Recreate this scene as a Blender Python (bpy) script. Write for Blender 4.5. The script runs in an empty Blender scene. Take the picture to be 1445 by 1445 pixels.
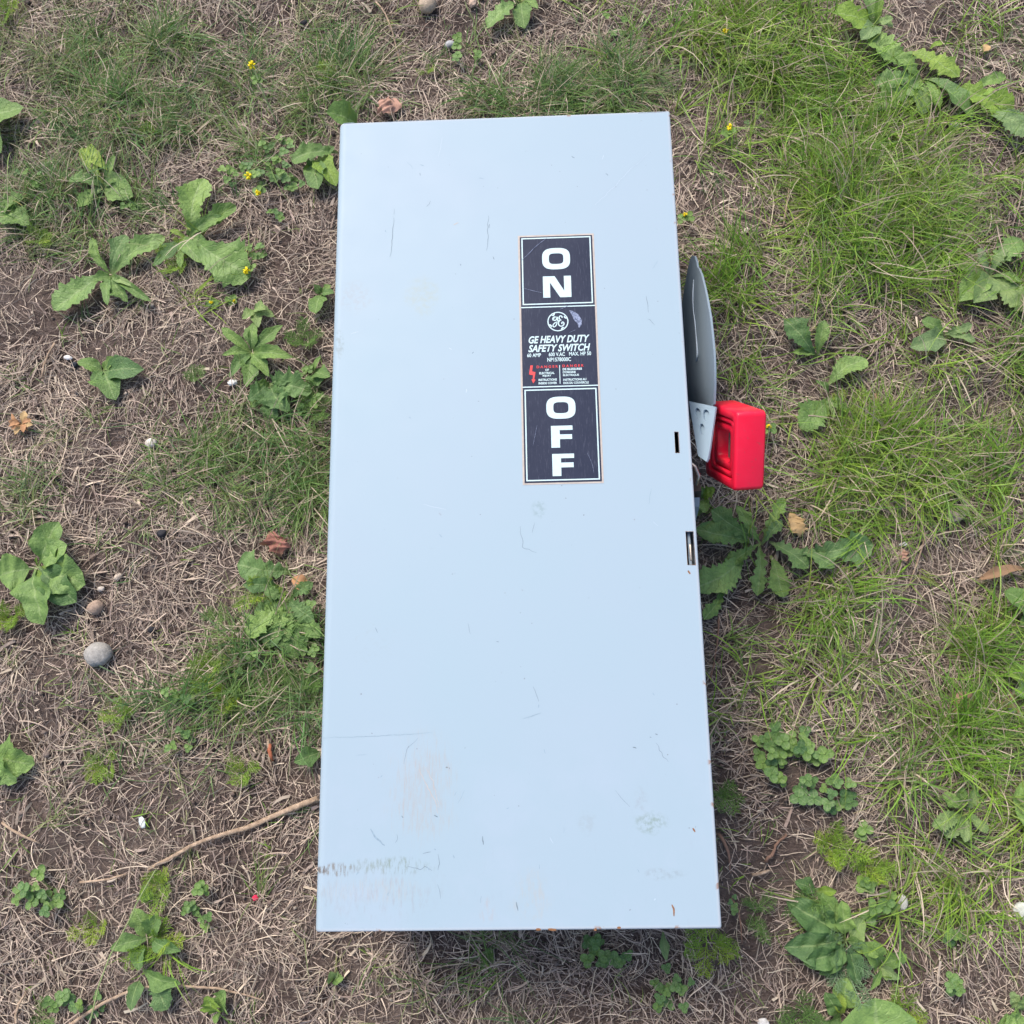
import bpy, bmesh, math, random
import numpy as np
from mathutils import Vector, Matrix, Euler, noise
from mathutils.geometry import tessellate_polygon, delaunay_2d_cdt
random.seed(7); rng = np.random.default_rng(11)
R_ = math.radians
S = bpy.context.scene
COL = S.collection

# ------------------------------------------------------------------ camera, sky, sun, exposure
H = 0.15                                    # height of the cover above the ground
F = 1300.0 / 1445.0                         # focal length in picture widths
CAM = Vector((0.02102217, -0.16864672, 0.61963843 + H))
EUL = Euler((R_(13.27428392), R_(2.0220088), R_(-0.93312188)), 'XYZ')
cd = bpy.data.cameras.new('camera'); cam = bpy.data.objects.new('camera', cd); COL.objects.link(cam)
cam.location = CAM; cam.rotation_euler = EUL
cd.sensor_width = 36; cd.sensor_fit = 'HORIZONTAL'; cd.lens = 36 * F; cd.clip_start = 0.02; cd.clip_end = 200
S.camera = cam
w = bpy.data.worlds.new('World'); S.world = w; w.use_nodes = True
nt = w.node_tree; bg = nt.nodes['Background']
sky = nt.nodes.new('ShaderNodeTexSky'); sky.sky_type = 'NISHITA'; sky.sun_disc = False
SUN_EL, SUN_AZ = R_(52), R_(-32)            # azimuth measured from +Y towards +X
sky.sun_elevation = SUN_EL; sky.sun_rotation = SUN_AZ; sky.air_density = 1.0; sky.dust_density = 3.0; sky.ozone_density = 1.0
nt.links.new(sky.outputs[0], bg.inputs[0]); bg.inputs[1].default_value = 0.15
sd = bpy.data.lights.new('sun', 'SUN'); sun = bpy.data.objects.new('sun', sd); COL.objects.link(sun)
sd.energy = 2.0; sd.angle = R_(24); sd.color = (1.0, 0.93, 0.84)
dv = Vector((math.sin(SUN_AZ) * math.cos(SUN_EL), math.cos(SUN_AZ) * math.cos(SUN_EL), math.sin(SUN_EL)))
sun.rotation_euler = (-dv).to_track_quat('-Z', 'Y').to_euler(); sun.location = dv * 5
S.view_settings.view_transform = 'Standard'; S.view_settings.look = 'None'; S.view_settings.gamma = 1
S.view_settings.exposure = 0.78
S.render.resolution_x = 1024; S.render.resolution_y = 1024

RM = np.array(EUL.to_matrix()); CA = np.array(CAM)
def at(px, py, z=0.0):
    """place in the world, at height z, that was surveyed at photograph coordinates px, py"""
    d = RM @ np.array([(px - 722.5) / 1300, -(py - 722.5) / 1300, -1.0])
    t = (z - CA[2]) / d[2]
    p = CA + t * d
    return Vector((p[0], p[1], z))
def atx(px, py, x):
    d = RM @ np.array([(px - 722.5) / 1300, -(py - 722.5) / 1300, -1.0])
    p = CA + (x - CA[0]) / d[0] * d
    return Vector(p)
def survey(P):
    q = (P - CA) @ RM
    return 722.5 + 1300 * q[:, 0] / -q[:, 2], 722.5 - 1300 * q[:, 1] / -q[:, 2]

# ------------------------------------------------------------------ relief of the ground
def lattice(x, y, cell, seed):
    r = np.random.default_rng(seed).random((256, 256))
    X = np.asarray(x) / cell + 1000; Y = np.asarray(y) / cell + 1000
    i = np.floor(X).astype(int); j = np.floor(Y).astype(int); u = X - i; v = Y - j
    u = u * u * (3 - 2 * u); v = v * v * (3 - 2 * v)
    g = lambda a, b: r[a % 256, b % 256]
    return (g(i, j) * (1 - u) + g(i + 1, j) * u) * (1 - v) + (g(i, j + 1) * (1 - u) + g(i + 1, j + 1) * u) * v
def hgt(x, y):
    return (0.022 * (lattice(x, y, .22, 1) - .5) + .010 * (lattice(x, y, .07, 2) - .5) + .005 * (lattice(x, y, .022, 3) - .5)) * np.ones_like(np.asarray(x, float))
def h1(p): return float(hgt(p[0], p[1]))
def gr(px, py, dz=0.0):
    p = at(px, py, 0.0); p = at(px, py, h1(p)); p.z = h1(p) + dz
    return p

# ------------------------------------------------------------------ materials
def mat(name, rough=.6, spec=.4, metal=0.0, color=(.5, .5, .5)):
    m = bpy.data.materials.new(name); m.use_nodes = True
    b = m.node_tree.nodes['Principled BSDF']
    b.inputs['Roughness'].default_value = rough; b.inputs['Specular IOR Level'].default_value = spec
    b.inputs['Metallic'].default_value = metal; b.inputs['Base Color'].default_value = (*color, 1)
    return m, m.node_tree, b
class N:                                     # short hand for node maths
    def __init__(s, nt): s.nt = nt
    def new(s, t, **k):
        n = s.nt.nodes.new(t)
        for a, b in k.items(): setattr(n, a, b)
        return n
    def put(s, sock, v):
        if isinstance(v, (int, float)): sock.default_value = v
        elif isinstance(v, (tuple, list)): sock.default_value = tuple(v) + ((1,) if len(v) == 3 and len(sock.default_value) == 4 else ())
        else: s.nt.links.new(v, sock)
    def m(s, op, a, b=0.0, c=None, clamp=False):
        n = s.new('ShaderNodeMath', operation=op); n.use_clamp = clamp
        s.put(n.inputs[0], a); s.put(n.inputs[1], b)
        if c is not None: s.put(n.inputs[2], c)
        return n.outputs[0]
    def noise(s, vec, scale, detail=3, rough=.6, dist=0):
        n = s.new('ShaderNodeTexNoise'); n.inputs['Scale'].default_value = scale; n.inputs['Detail'].default_value = detail
        n.inputs['Roughness'].default_value = rough; n.inputs['Distortion'].default_value = dist
        if vec is not None: s.nt.links.new(vec, n.inputs['Vector'])
        return n.outputs['Fac']
    def ramp(s, fac, stops):
        n = s.new('ShaderNodeValToRGB'); s.put(n.inputs[0], fac); e = n.color_ramp.elements
        while len(e) < len(stops): e.new(.5)
        for k, (p, c) in enumerate(stops): e[k].position = p; e[k].color = (*c, 1) if len(c) == 3 else c
        return n.outputs[0]
    def sm(s, v, a, b):
        n = s.new('ShaderNodeMapRange', interpolation_type='SMOOTHSTEP'); s.put(n.inputs[0], v)
        n.inputs[1].default_value = a; n.inputs[2].default_value = b
        return n.outputs[0]
    def mix(s, f, a, b, mode='MIX'):
        n = s.new('ShaderNodeMix', data_type='RGBA', blend_type=mode)
        s.put(n.inputs[0], f); s.put(n.inputs[6], a); s.put(n.inputs[7], b)
        return n.outputs[2]
    def bump(s, h, strength, dist):
        n = s.new('ShaderNodeBump'); n.inputs['Strength'].default_value = strength; n.inputs['Distance'].default_value = dist
        s.nt.links.new(h, n.inputs['Height']); return n.outputs[0]
    def obj(s): return s.new('ShaderNodeTexCoord').outputs['Object']
    def scaled(s, v, sc):
        n = s.new('ShaderNodeVectorMath', operation='MULTIPLY'); s.nt.links.new(v, n.inputs[0]); n.inputs[1].default_value = sc
        return n.outputs[0]

# enamel, shared base colour
ENAMEL = (.28, .375, .45)
def enamel(name, base=ENAMEL, rough=.42):
    m, t, b = mat(name, rough, .45); n = N(t); v = n.obj()
    f = n.noise(v, 25, 4); c = n.mix(n.m('MULTIPLY', f, .35), base, tuple(x * .86 for x in base))
    sp = n.sm(n.noise(v, 420, 2), .74, .80)
    c = n.mix(n.m('MULTIPLY', sp, .35), c, (.25, .22, .18))
    t.links.new(c, b.inputs['Base Color'])
    t.links.new(n.ramp(n.noise(v, 60, 4), [(.3, (rough - .06,) * 3), (.75, (rough + .1,) * 3)]), b.inputs['Roughness'])
    t.links.new(n.bump(n.noise(v, 900, 2), .06, .0005), b.inputs['Normal'])
    return m
M = {}
M['enamel'] = enamel('grey_enamel')
M['enamel_dull'] = enamel('grey_enamel_dull', (.21, .265, .31), .5)

# cover enamel with the wear it carries (smears, rubbed patches, chips)
def cover_material():
    m, t, b = mat('cover_enamel', .5, .28); n = N(t); v = n.obj()
    sx = n.new('ShaderNodeSeparateXYZ'); t.links.new(v, sx.inputs[0]); X, Y = sx.outputs[0], sx.outputs[1]
    def ell(px0, py0, px1, py1, soft=.5, wob=.35):
        a = at(px0, py0, H); c = at(px1, py1, H)
        cx, cy, rx, ry = (a.x + c.x) / 2, (a.y + c.y) / 2, abs(c.x - a.x) / 2, abs(a.y - c.y) / 2
        dx = n.m('DIVIDE', n.m('SUBTRACT', X, cx), rx); dy = n.m('DIVIDE', n.m('SUBTRACT', Y, cy), ry)
        d = n.m('SQRT', n.m('ADD', n.m('MULTIPLY', dx, dx), n.m('MULTIPLY', dy, dy)))
        d = n.m('ADD', d, n.m('MULTIPLY', n.m('SUBTRACT', big, .5), wob * 3))
        return n.sm(n.m('SUBTRACT', 1.0 + soft * .5, d), 0, soft)
    big = n.noise(v, 70, 4)
    streak = n.noise(n.scaled(v, (900, 90, 1)), 1, 3)           # runs along the length of the cover
    streakf = n.noise(n.scaled(v, (420, 110, 1)), 1, 4, .7)
    blot = n.noise(v, 260, 5, .7)
    c = n.mix(n.noise(v, 7, 3), (.275, .372, .425), (.297, .368, .434))
    def lay(c, mask, col, amt, brk, lo, hi):
        k = n.m('MULTIPLY', n.m('MULTIPLY', mask, n.sm(brk, lo, hi)), amt)
        return n.mix(k, c, tuple(x * .68 for x in col))
    c = lay(c, ell(440, 1218, 505, 1236), (.20, .15, .08), .85, streakf, .45, .66)
    c = lay(c, ell(446, 1221, 463, 1233), (.12, .08, .04), .9, streakf, .35, .6)
    c = lay(c, ell(495, 1210, 605, 1234), (.26, .33, .27), .75, streakf, .46, .66)
    c = lay(c, ell(450, 1232, 620, 1295, 1.0), (.38, .40, .43), .5, streakf, .46, .7)
    c = lay(c, ell(465, 1240, 590, 1270, 1.0), (.52, .48, .42), .4, streak, .4, .7)
    c = lay(c, ell(555, 1045, 640, 1180, .9, .5), (.50, .43, .35), .5, streak, .47, .72)
    c = lay(c, ell(568, 1060, 632, 1165, .8, .5), (.46, .46, .46), .45, streakf, .35, .7)
    c = lay(c, ell(900, 1146, 942, 1174, .8, .5), (.28, .38, .34), .8, blot, .42, .62)
    c = lay(c, ell(912, 1226, 964, 1240, .8, .5), (.34, .42, .46), .6, blot, .42, .62)
    c = lay(c, ell(895, 1110, 915, 1150, .8, .5), (.38, .45, .50), .5, blot, .42, .62)
    c = lay(c, ell(815, 1148, 840, 1176, .8, .5), (.38, .46, .50), .4, blot, .4, .6)
    c = lay(c, ell(725, 1235, 775, 1300, .9, .5), (.50, .50, .47), .55, streakf, .4, .7)
    c = lay(c, ell(675, 1268, 700, 1300, .9, .5), (.50, .42, .38), .5, streakf, .45, .7)
    c = lay(c, ell(575, 395, 615, 440, .9, .5), (.45, .50, .42), .45, blot, .35, .65)
    c = lay(c, ell(752, 706, 770, 728, .8, .5), (.30, .42, .44), .6, blot, .42, .62)
    c = lay(c, ell(474, 470, 484, 505, .8, .5), (.32, .40, .42), .7, blot, .42, .6)
    c = lay(c, ell(480, 400, 520, 440, .8, .5), (.42, .46, .50), .4, blot, .42, .6)
    c = lay(c, ell(500, 880, 560, 930, .8, .5), (.40, .48, .52), .3, blot, .5, .7)
    # rubbed pale haze and dust over the lower third
    lo = at(700, 1310, H).y; hi = at(700, 900, H).y
    low = n.m('SUBTRACT', 1.0, n.sm(Y, lo, hi))
    c = n.mix(n.m('MULTIPLY', n.m('MULTIPLY', low, n.sm(n.noise(v, 16, 5, .65), .42, .7)), .30), c, (.36, .41, .50))
    c = n.mix(n.m('MULTIPLY', n.sm(n.noise(n.scaled(v, (380, 60, 1)), 1, 4, .7), .58, .8), n.m('MULTIPLY', low, .35)), c, (.27, .32, .38))
    # specks of dirt
    spk = n.sm(n.noise(v, 330, 2, .5), .77, .81)
    c = n.mix(n.m('MULTIPLY', spk, .7), c, (.12, .12, .11))
    c = n.mix(n.m('MULTIPLY', n.sm(n.noise(v, 150, 2, .5), .79, .82), .6), c, (.20, .21, .22))
    # rust chips round the bottom and right edges and the slots
    hw = W / 2; L2 = L / 2
    ed = n.m('MINIMUM', n.m('MINIMUM', n.m('SUBTRACT', hw, X), n.m('ADD', Y, L2)), n.m('SUBTRACT', L2, Y))
    near = n.m('SUBTRACT', 1.0, n.sm(ed, .0004, .0030))
    chip = n.m('MULTIPLY', near, n.sm(n.noise(v, 95, 3, .6), .63, .66))
    c = n.mix(chip, c, (.20, .085, .03))
    c = n.mix(n.m('MULTIPLY', near, .30), c, (.52, .47, .46))
    t.links.new(c, b.inputs['Base Color'])
    t.links.new(n.ramp(n.noise(v, 40, 5), [(.3, (.47,) * 3), (.75, (.54,) * 3)]), b.inputs['Roughness'])
    hgtf = n.m('ADD', n.m('MULTIPLY', n.noise(v, 9, 2), .10), n.m('MULTIPLY', n.noise(v, 1200, 2), .006))
    t.links.new(n.bump(hgtf, .25, .002), b.inputs['Normal'])
    return m

def simple(name, col, rough=.6, spec=.4, metal=0, var=.3, sc=200, bump=.0, col2=None):
    m, t, b = mat(name, rough, spec, metal); n = N(t); v = n.obj()
    f = n.noise(v, sc, 5, .65)
    c = n.ramp(f, [(.3, tuple(x * (1 - var) for x in col)), (.7, col2 or tuple(min(1, x * (1 + var)) for x in col))])
    t.links.new(c, b.inputs['Base Color'])
    if bump: t.links.new(n.bump(f, bump, .002), b.inputs['Normal'])
    return m
M['cream'] = simple('label_border', (.40, .35, .31), .55, var=.12)
M['dark_steel'] = simple('dark_steel', (.06, .055, .05), .55, .4, .6, .4)
M['bare_steel'] = simple('bare_steel', (.42, .38, .33), .4, .5, .8, .35)
M['rust'] = simple('rust', (.22, .09, .035), .9, .1, 0, .4, 900)
M['mark_grey'] = simple('mark_grey', (.15, .20, .235), .6, .2, 0, .3, 600)
M['mark_faint'] = simple('mark_faint', (.21, .29, .35), .6, .2, 0, .2, 600)
M['mark_pale'] = simple('mark_pale', (.40, .48, .55), .5, .3, 0, .1, 600)
M['chip_rust'] = simple('chip_rust', (.22, .11, .055), .9, .1, 0, .4, 900)
M['print_white'] = simple('print_white', (.46, .60, .62), .45, .4, 0, .05, 300)
M['print_red'] = simple('print_red', (.60, .03, .035), .45, .4, 0, .1, 300)

def label_dark():
    m, t, b = mat('label_navy', .5, .12); n = N(t); v = n.obj()
    st = n.noise(n.scaled(v, (900, 130, 1)), 1, 4, .7); bl = n.noise(v, 45, 4)
    c = n.mix(bl, (.014, .020, .042), (.028, .034, .060))
    c = n.mix(n.m('MULTIPLY', n.sm(st, .52, .75), .38), c, (.10, .11, .15))
    sp = n.sm(n.noise(v, 700, 2), .76, .8); c = n.mix(n.m('MULTIPLY', sp, .5), c, (.2, .22, .28))
    t.links.new(c, b.inputs['Base Color'])
    t.links.new(n.ramp(st, [(.3, (.3,) * 3), (.7, (.5,) * 3)]), b.inputs['Roughness'])
    return m
M['label_navy'] = label_dark()

def red_plastic():
    m, t, b = mat('red_plastic', .36, .3); n = N(t); v = n.obj()
    g = n.new('ShaderNodeNewGeometry')
    f = n.noise(v, 70, 4); c = n.mix(f, (.76, .009, .036), (.82, .016, .055))
    d = n.sm(n.noise(v, 240, 5, .7), .56, .72)
    nm = n.new('ShaderNodeSeparateXYZ'); t.links.new(v, nm.inputs[0])
    c = n.mix(n.m('MULTIPLY', d, .40), c, (.40, .06, .06)); c = n.mix(n.m('MULTIPLY', n.sm(n.noise(v, 1100, 3, .6), .68, .74), .8), c, (.16, .03, .03)); c = n.mix(n.m('MULTIPLY', n.sm(n.noise(v, 38, 5, .6), .52, .68), .22), c, (.72, .16, .13))
    sc = n.sm(n.noise(n.scaled(v, (60, 800, 300)), 1, 3), .68, .75)
    c = n.mix(n.m('MULTIPLY', sc, .3), c, (.85, .32, .32))
    t.links.new(c, b.inputs['Base Color']); b.inputs['Subsurface Weight'].default_value = 0.0
    t.links.new(n.ramp(f, [(.3, (.28,) * 3), (.7, (.46,) * 3)]), b.inputs['Roughness'])
    t.links.new(n.bump(n.noise(v, 500, 3), .08, .001), b.inputs['Normal'])
    return m
M['red_plastic'] = red_plastic()

def attr_mat(name, rough=.55, spec=.35, trans=.3, leaf=False, relief=.55):
    m, t, b = mat(name, rough, spec); n = N(t)
    a = n.new('ShaderNodeAttribute', attribute_name='tint'); c = a.outputs['Color']
    if leaf:
        uv = n.new('ShaderNodeAttribute', attribute_name='leafpos'); s = n.new('ShaderNodeSeparateXYZ'); t.links.new(uv.outputs['Vector'], s.inputs[0])
        U = n.m('ABSOLUTE', s.outputs[0]); V = s.outputs[1]
        mid = n.m('SUBTRACT', 1.0, n.sm(U, .02, .09))
        ph = n.m('ABSOLUTE', n.m('SUBTRACT', n.m('FRACT', n.m('SUBTRACT', n.m('MULTIPLY', V, 9.0), n.m('MULTIPLY', U, 2.2))), .5))
        vein = n.m('MULTIPLY', n.m('SUBTRACT', 1.0, n.sm(ph, .0, .09)), s.outputs[2])
        oi = n.new('ShaderNodeObjectInfo'); r = oi.outputs['Random']
        v = n.obj()
        c = n.mix(n.sm(n.noise(v, 4, 5, .65), .35, .7), c, n.mix(1.0, c, (.66, .72, .74), 'MULTIPLY'))
        c = n.mix(n.m('MULTIPLY', r, .55), c, n.mix(1.0, c, (1.35, 1.25, .9), 'MULTIPLY'))
        sp = n.sm(n.noise(v, 14, 3), .70, .76); c = n.mix(n.m('MULTIPLY', sp, .5), c, (.23, .17, .05))
        c = n.mix(n.m('MULTIPLY', mid, .45), c, (.32, .42, .18))
        c = n.mix(n.m('MULTIPLY', vein, .38), c, (.27, .36, .15))
        hh = n.m('ADD', n.m('MULTIPLY', vein, -.5), n.m('MULTIPLY', n.noise(v, 22, 3), 1.0))
        t.links.new(n.bump(hh, relief, .0022), b.inputs['Normal'])
    t.links.new(c, b.inputs['Base Color'])
    if trans:
        tr = n.new('ShaderNodeBsdfTranslucent'); t.links.new(n.mix(1.0, c, (1.2, 1.25, .55), 'MULTIPLY'), tr.inputs[0])
        mx = n.new('ShaderNodeMixShader'); mx.inputs[0].default_value = trans
        t.links.new(b.outputs[0], mx.inputs[1]); t.links.new(tr.outputs[0], mx.inputs[2])
        t.links.new(mx.outputs[0], t.nodes['Material Output'].inputs[0])
    return m
M['grass'] = attr_mat('grass_blades', .5, .35, .28)
M['straw'] = attr_mat('dry_straw', .75, .25, .08)
M['leaf'] = attr_mat('weed_leaf', .48, .4, .2, True)
M['clover'] = attr_mat('clover_leaf', .55, .3, .25, True, .12)
M['frond'] = attr_mat('feathery_leaf', .5, .3, .3)
M['dead'] = attr_mat('dead_leaf', .8, .2, .1)

def soil_mat():
    m, t, b = mat('soil', .95, .12); n = N(t); v = n.obj()
    a = n.noise(v, 9, 6, .65); f = n.noise(v, 160, 6, .75); g = n.noise(v, 600, 4, .7)
    c = n.ramp(f, [(.28, (.038, .026, .022)), (.5, (.095, .069, .060)), (.72, (.18, .135, .118))])
    c = n.mix(n.m('MULTIPLY', n.sm(a, .42, .65), .5), c, (.185, .145, .125))
    # matted fibres too fine to build, two crossing directions
    for k, (rot, amt) in enumerate(((.5, .5), (2.0, .45), (1.2, .35))):
        mp = n.new('ShaderNodeMapping'); mp.inputs['Rotation'].default_value = (0, 0, rot); mp.inputs['Scale'].default_value = (130, 900, 1)
        t.links.new(v, mp.inputs[0]); q = n.sm(n.noise(mp.outputs[0], 1, 3, .6, 1.2), .56, .66)
        c = n.mix(n.m('MULTIPLY', q, amt), c, (.26, .205, .165))
    t.links.new(c, b.inputs['Base Color'])
    hh = n.m('ADD', f, n.m('MULTIPLY', g, .5))
    t.links.new(n.bump(hh, .9, .006), b.inputs['Normal'])
    return m
M['soil'] = soil_mat()

# ------------------------------------------------------------------ object helpers
def tag(o, label=None, cat=None, group=None, kind=None):
    for k, v in (('label', label), ('category', cat), ('group', group), ('kind', kind)):
        if v: o[k] = v
    return o
def empty(name, loc, label, cat, group=None):
    o = bpy.data.objects.new(name, None); o.empty_display_size = .01; COL.objects.link(o); o.location = loc
    return tag(o, label, cat, group)
def link(name, me, parent=None, loc=None, material=None):
    o = bpy.data.objects.new(name, me); COL.objects.link(o)
    if material is not None and not me.materials: me.materials.append(material)
    if parent is not None:
        o.parent = parent
        base = parent.location if parent.parent is None else parent.location + parent.parent.location
        if loc is not None: o.location = Vector(loc) - base
    elif loc is not None: o.location = loc
    return o
def from_bm(bm, smooth=False):
    me = bpy.data.meshes.new('m'); bm.normal_update(); bm.to_mesh(me); bm.free()
    if smooth:
        for p in me.polygons: p.use_smooth = True
    return me
def shift(me, v):
    me.transform(Matrix.Translation(-Vector(v))); return me
def fast_mesh(V, Fq, tint=None, leafpos=None, smooth=True):
    V = np.ascontiguousarray(V.reshape(-1, 3), dtype=np.float32); Fq = np.ascontiguousarray(Fq.reshape(-1, 4), dtype=np.int32)
    me = bpy.data.meshes.new('m'); me.vertices.add(len(V)); me.vertices.foreach_set('co', V.ravel())
    me.loops.add(Fq.size); me.loops.foreach_set('vertex_index', Fq.ravel())
    me.polygons.add(len(Fq)); me.polygons.foreach_set('loop_start', np.arange(len(Fq), dtype=np.int32) * 4)
    me.polygons.foreach_set('loop_total', np.full(len(Fq), 4, dtype=np.int32))
    me.polygons.foreach_set('use_smooth', np.full(len(Fq), smooth))
    me.update(calc_edges=True)
    if tint is not None:
        a = me.color_attributes.new('tint', 'FLOAT_COLOR', 'POINT')
        t = np.concatenate([tint.reshape(-1, 3), np.ones((len(V), 1))], 1).astype(np.float32); a.data.foreach_set('color', t.ravel())
    if leafpos is not None:
        a = me.attributes.new('leafpos', 'FLOAT_VECTOR', 'POINT'); a.data.foreach_set('vector', leafpos.astype(np.float32).ravel())
    return me
def ribbons(C, Wd, side, tint):
    """C (n,s,3) centre lines, Wd (n,s) widths, side (n,s,3) unit vectors, tint (n,s,3): one strip per line"""
    n, s, _ = C.shape
    V = np.stack([C - side * Wd[..., None] / 2, C + side * Wd[..., None] / 2], 2)          # n,s,2,3
    T = np.repeat(tint[:, :, None, :], 2, 2)
    base = (np.arange(n) * s * 2)[:, None]; k = np.arange(s - 1)[None] * 2
    Fq = np.stack([base + k, base + k + 1, base + k + 3, base + k + 2], 2)
    return V, Fq, T
def tube(pts, rad, seg=7, smooth=True, flat=1.0):
    bm = bmesh.new(); rings = []
    pts = [Vector(p) for p in pts]
    for i, p in enumerate(pts):
        d = (pts[min(i + 1, len(pts) - 1)] - pts[max(i - 1, 0)]).normalized()
        a = d.cross(Vector((0, 0, 1))); a = a.normalized() if a.length > .01 else Vector((1, 0, 0)); b = a.cross(d).normalized()
        r = rad[i] if hasattr(rad, '__len__') else rad
        rings.append([bm.verts.new(p + a * math.cos(2 * math.pi * k / seg) * r + b * math.sin(2 * math.pi * k / seg) * r * flat) for k in range(seg)])
    for i in range(len(rings) - 1):
        for k in range(seg): bm.faces.new((rings[i][k], rings[i][(k + 1) % seg], rings[i + 1][(k + 1) % seg], rings[i + 1][k]))
    bm.faces.new(rings[0][::-1]); bm.faces.new(rings[-1])
    bmesh.ops.recalc_face_normals(bm, faces=bm.faces)
    return from_bm(bm, smooth)
def box_bm(x0, x1, y0, y1, z0, z1, bev=0.0, seg=2):
    bm = bmesh.new(); bmesh.ops.create_cube(bm, size=1)
    for v in bm.verts: v.co = Vector(((x0 + x1) / 2 + v.co.x * (x1 - x0), (y0 + y1) / 2 + v.co.y * (y1 - y0), (z0 + z1) / 2 + v.co.z * (z1 - z0)))
    if bev: bmesh.ops.bevel(bm, geom=bm.edges[:], offset=bev, segments=seg, profile=.5, affect='EDGES')
    return bm
def tess(loops):
    # triangles inside the outline and outside its holes
    P = [Vector((p[0], p[1])) for l in loops for p in l]; E = []; o = 0
    for l in loops: E += [(o + i, o + (i + 1) % len(l)) for i in range(len(l))]; o += len(l)
    def inside(x, y):
        c = False
        for a, b in E:
            (x1, y1), (x2, y2) = P[a], P[b]
            if (y1 > y) != (y2 > y) and x < (x2 - x1) * (y - y1) / (y2 - y1) + x1: c = not c
        return c
    co, _, fs, ov, _, _ = delaunay_2d_cdt(P, E, [], 0, 1e-9)
    out = []
    for f in fs:
        m = (co[f[0]] + co[f[1]] + co[f[2]]) / 3
        if inside(m.x, m.y) and all(ov[i] for i in f): out.append([ov[i][0] for i in f])
    return out
def plate(loops, z0, z1, bev=0):
    """flat plate from a 2-D outline plus holes, between heights z0 (under) and z1 (top)"""
    bm = bmesh.new(); vs = []; top = []; bot = []
    for lp in loops:
        top.append([bm.verts.new((p[0], p[1], z1)) for p in lp]); bot.append([bm.verts.new((p[0], p[1], z0)) for p in lp])
    ft = [v for l in top for v in l]; fb = [v for l in bot for v in l]
    for tri in tess(loops):
        try: bm.faces.new([ft[i] for i in tri]); bm.faces.new([fb[i] for i in reversed(tri)])
        except ValueError: pass
    for t, b in zip(top, bot):
        for i in range(len(t)):
            j = (i + 1) % len(t); bm.faces.new((t[i], b[i], b[j], t[j]))
    bmesh.ops.recalc_face_normals(bm, faces=bm.faces)
    return bm

# ------------------------------------------------------------------ ground
edge = np.array([-9, -6, -4, -3, -2.2, -1.7, -1.4]); fine = np.linspace(-1.2, 1.2, 420)
gx = np.concatenate([edge, fine, -edge[::-1]]); XX, YY = np.meshgrid(gx, gx, indexing='ij')
fade = np.clip(1 - (np.maximum(abs(XX), abs(YY)) - 1.2) / 3, 0, 1)
n = len(gx); ZZ = hgt(XX, YY) * fade
# the soil is crumbly: finest relief
ZZ = ZZ + (lattice(XX, YY, .008, 5) - .5) * .004 * fade
ii, jj = np.meshgrid(np.arange(n - 1), np.arange(n - 1), indexing='ij')
Fq = np.stack([ii * n + jj, (ii + 1) * n + jj, (ii + 1) * n + jj + 1, ii * n + jj + 1], -1)
g = link('ground', fast_mesh(np.stack([XX, YY, ZZ], -1), Fq), material=M['soil']); tag(g, kind='structure')

# ------------------------------------------------------------------ enclosure
W, L = 0.255, 0.58155
M['cover'] = cover_material()
ORG = Vector((0, 0, 0))
switch = empty('safety_switch_box', (0, 0, 0), 'long pale blue-grey metal electrical switch box lying on the grass, red handle at its side', 'switch box')
def rrect(x0, x1, y0, y1, r, seg=4):
    out = []
    for cx, cy, a0 in ((x1 - r, y1 - r, 0), (x0 + r, y1 - r, 90), (x0 + r, y0 + r, 180), (x1 - r, y0 + r, 270)):
        for k in range(seg + 1):
            a = R_(a0 + 90 * k / seg); out.append((cx + r * math.cos(a), cy + r * math.sin(a)))
    return out
def cover_mesh():
    hx, hy = W / 2, L / 2
    slots = [[(.1163, .0175), (.1190, .0175), (.1190, .0328), (.1163, .0328)], [(.1200, -.0618), (.1252, -.0618), (.1252, -.0388), (.1200, -.0388)]]
    bm = bmesh.new()
    rl, rr = .0058, .0014                     # softer bend on the hinge side, tight bends elsewhere
    prof = [(1.25, 0.0)] + [(1 - math.sin(a), 1 - math.cos(a)) for a in [R_(15 * k) for k in range(7)]]
    loops = []
    for ins, dz in prof:
        pts = rrect(-hx + rl * ins, hx - rr * ins, -hy + rr * ins, hy - rr * ins, .0016)
        loops.append([bm.verts.new((x, y, H - dz * (rr + (rl - rr) * max(0, min(1, 1 - (x + hx) / .006))))) for x, y in pts])
    loops.append([bm.verts.new((v.co.x, v.co.y, H - .020)) for v in loops[-1]])
    loops.append([bm.verts.new((v.co.x * .988, v.co.y * .995, H - .020)) for v in loops[-1]])
    nn = len(loops[0])
    for a, b in zip(loops, loops[1:]):
        for k in range(nn): bm.faces.new((a[k], b[k], b[(k + 1) % nn], a[(k + 1) % nn])).smooth = True
    hv = [[bm.verts.new((x, y, H)) for x, y in s] for s in slots]
    flat = loops[0] + [v for s in hv for v in s]
    for tri in tessellate_polygon([[v.co.copy() for v in loops[0]]] + [[v.co.copy() for v in s] for s in hv]):
        bm.faces.new([flat[i] for i in tri])
    for s in hv:
        lo = [bm.verts.new((v.co.x, v.co.y, H - .0016)) for v in s]
        for k in range(4): bm.faces.new((s[k], lo[k], lo[(k + 1) % 4], s[(k + 1) % 4]))
    bmesh.ops.recalc_face_normals(bm, faces=bm.faces)
    me = bpy.data.meshes.new('m'); bm.to_mesh(me); bm.free(); return me
cover = link('cover', cover_mesh(), switch, (0, 0, 0), M['cover'])
cover['label'] = 'pale blue-grey enamelled front cover with scuffs, rust chips and two slots'
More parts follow.
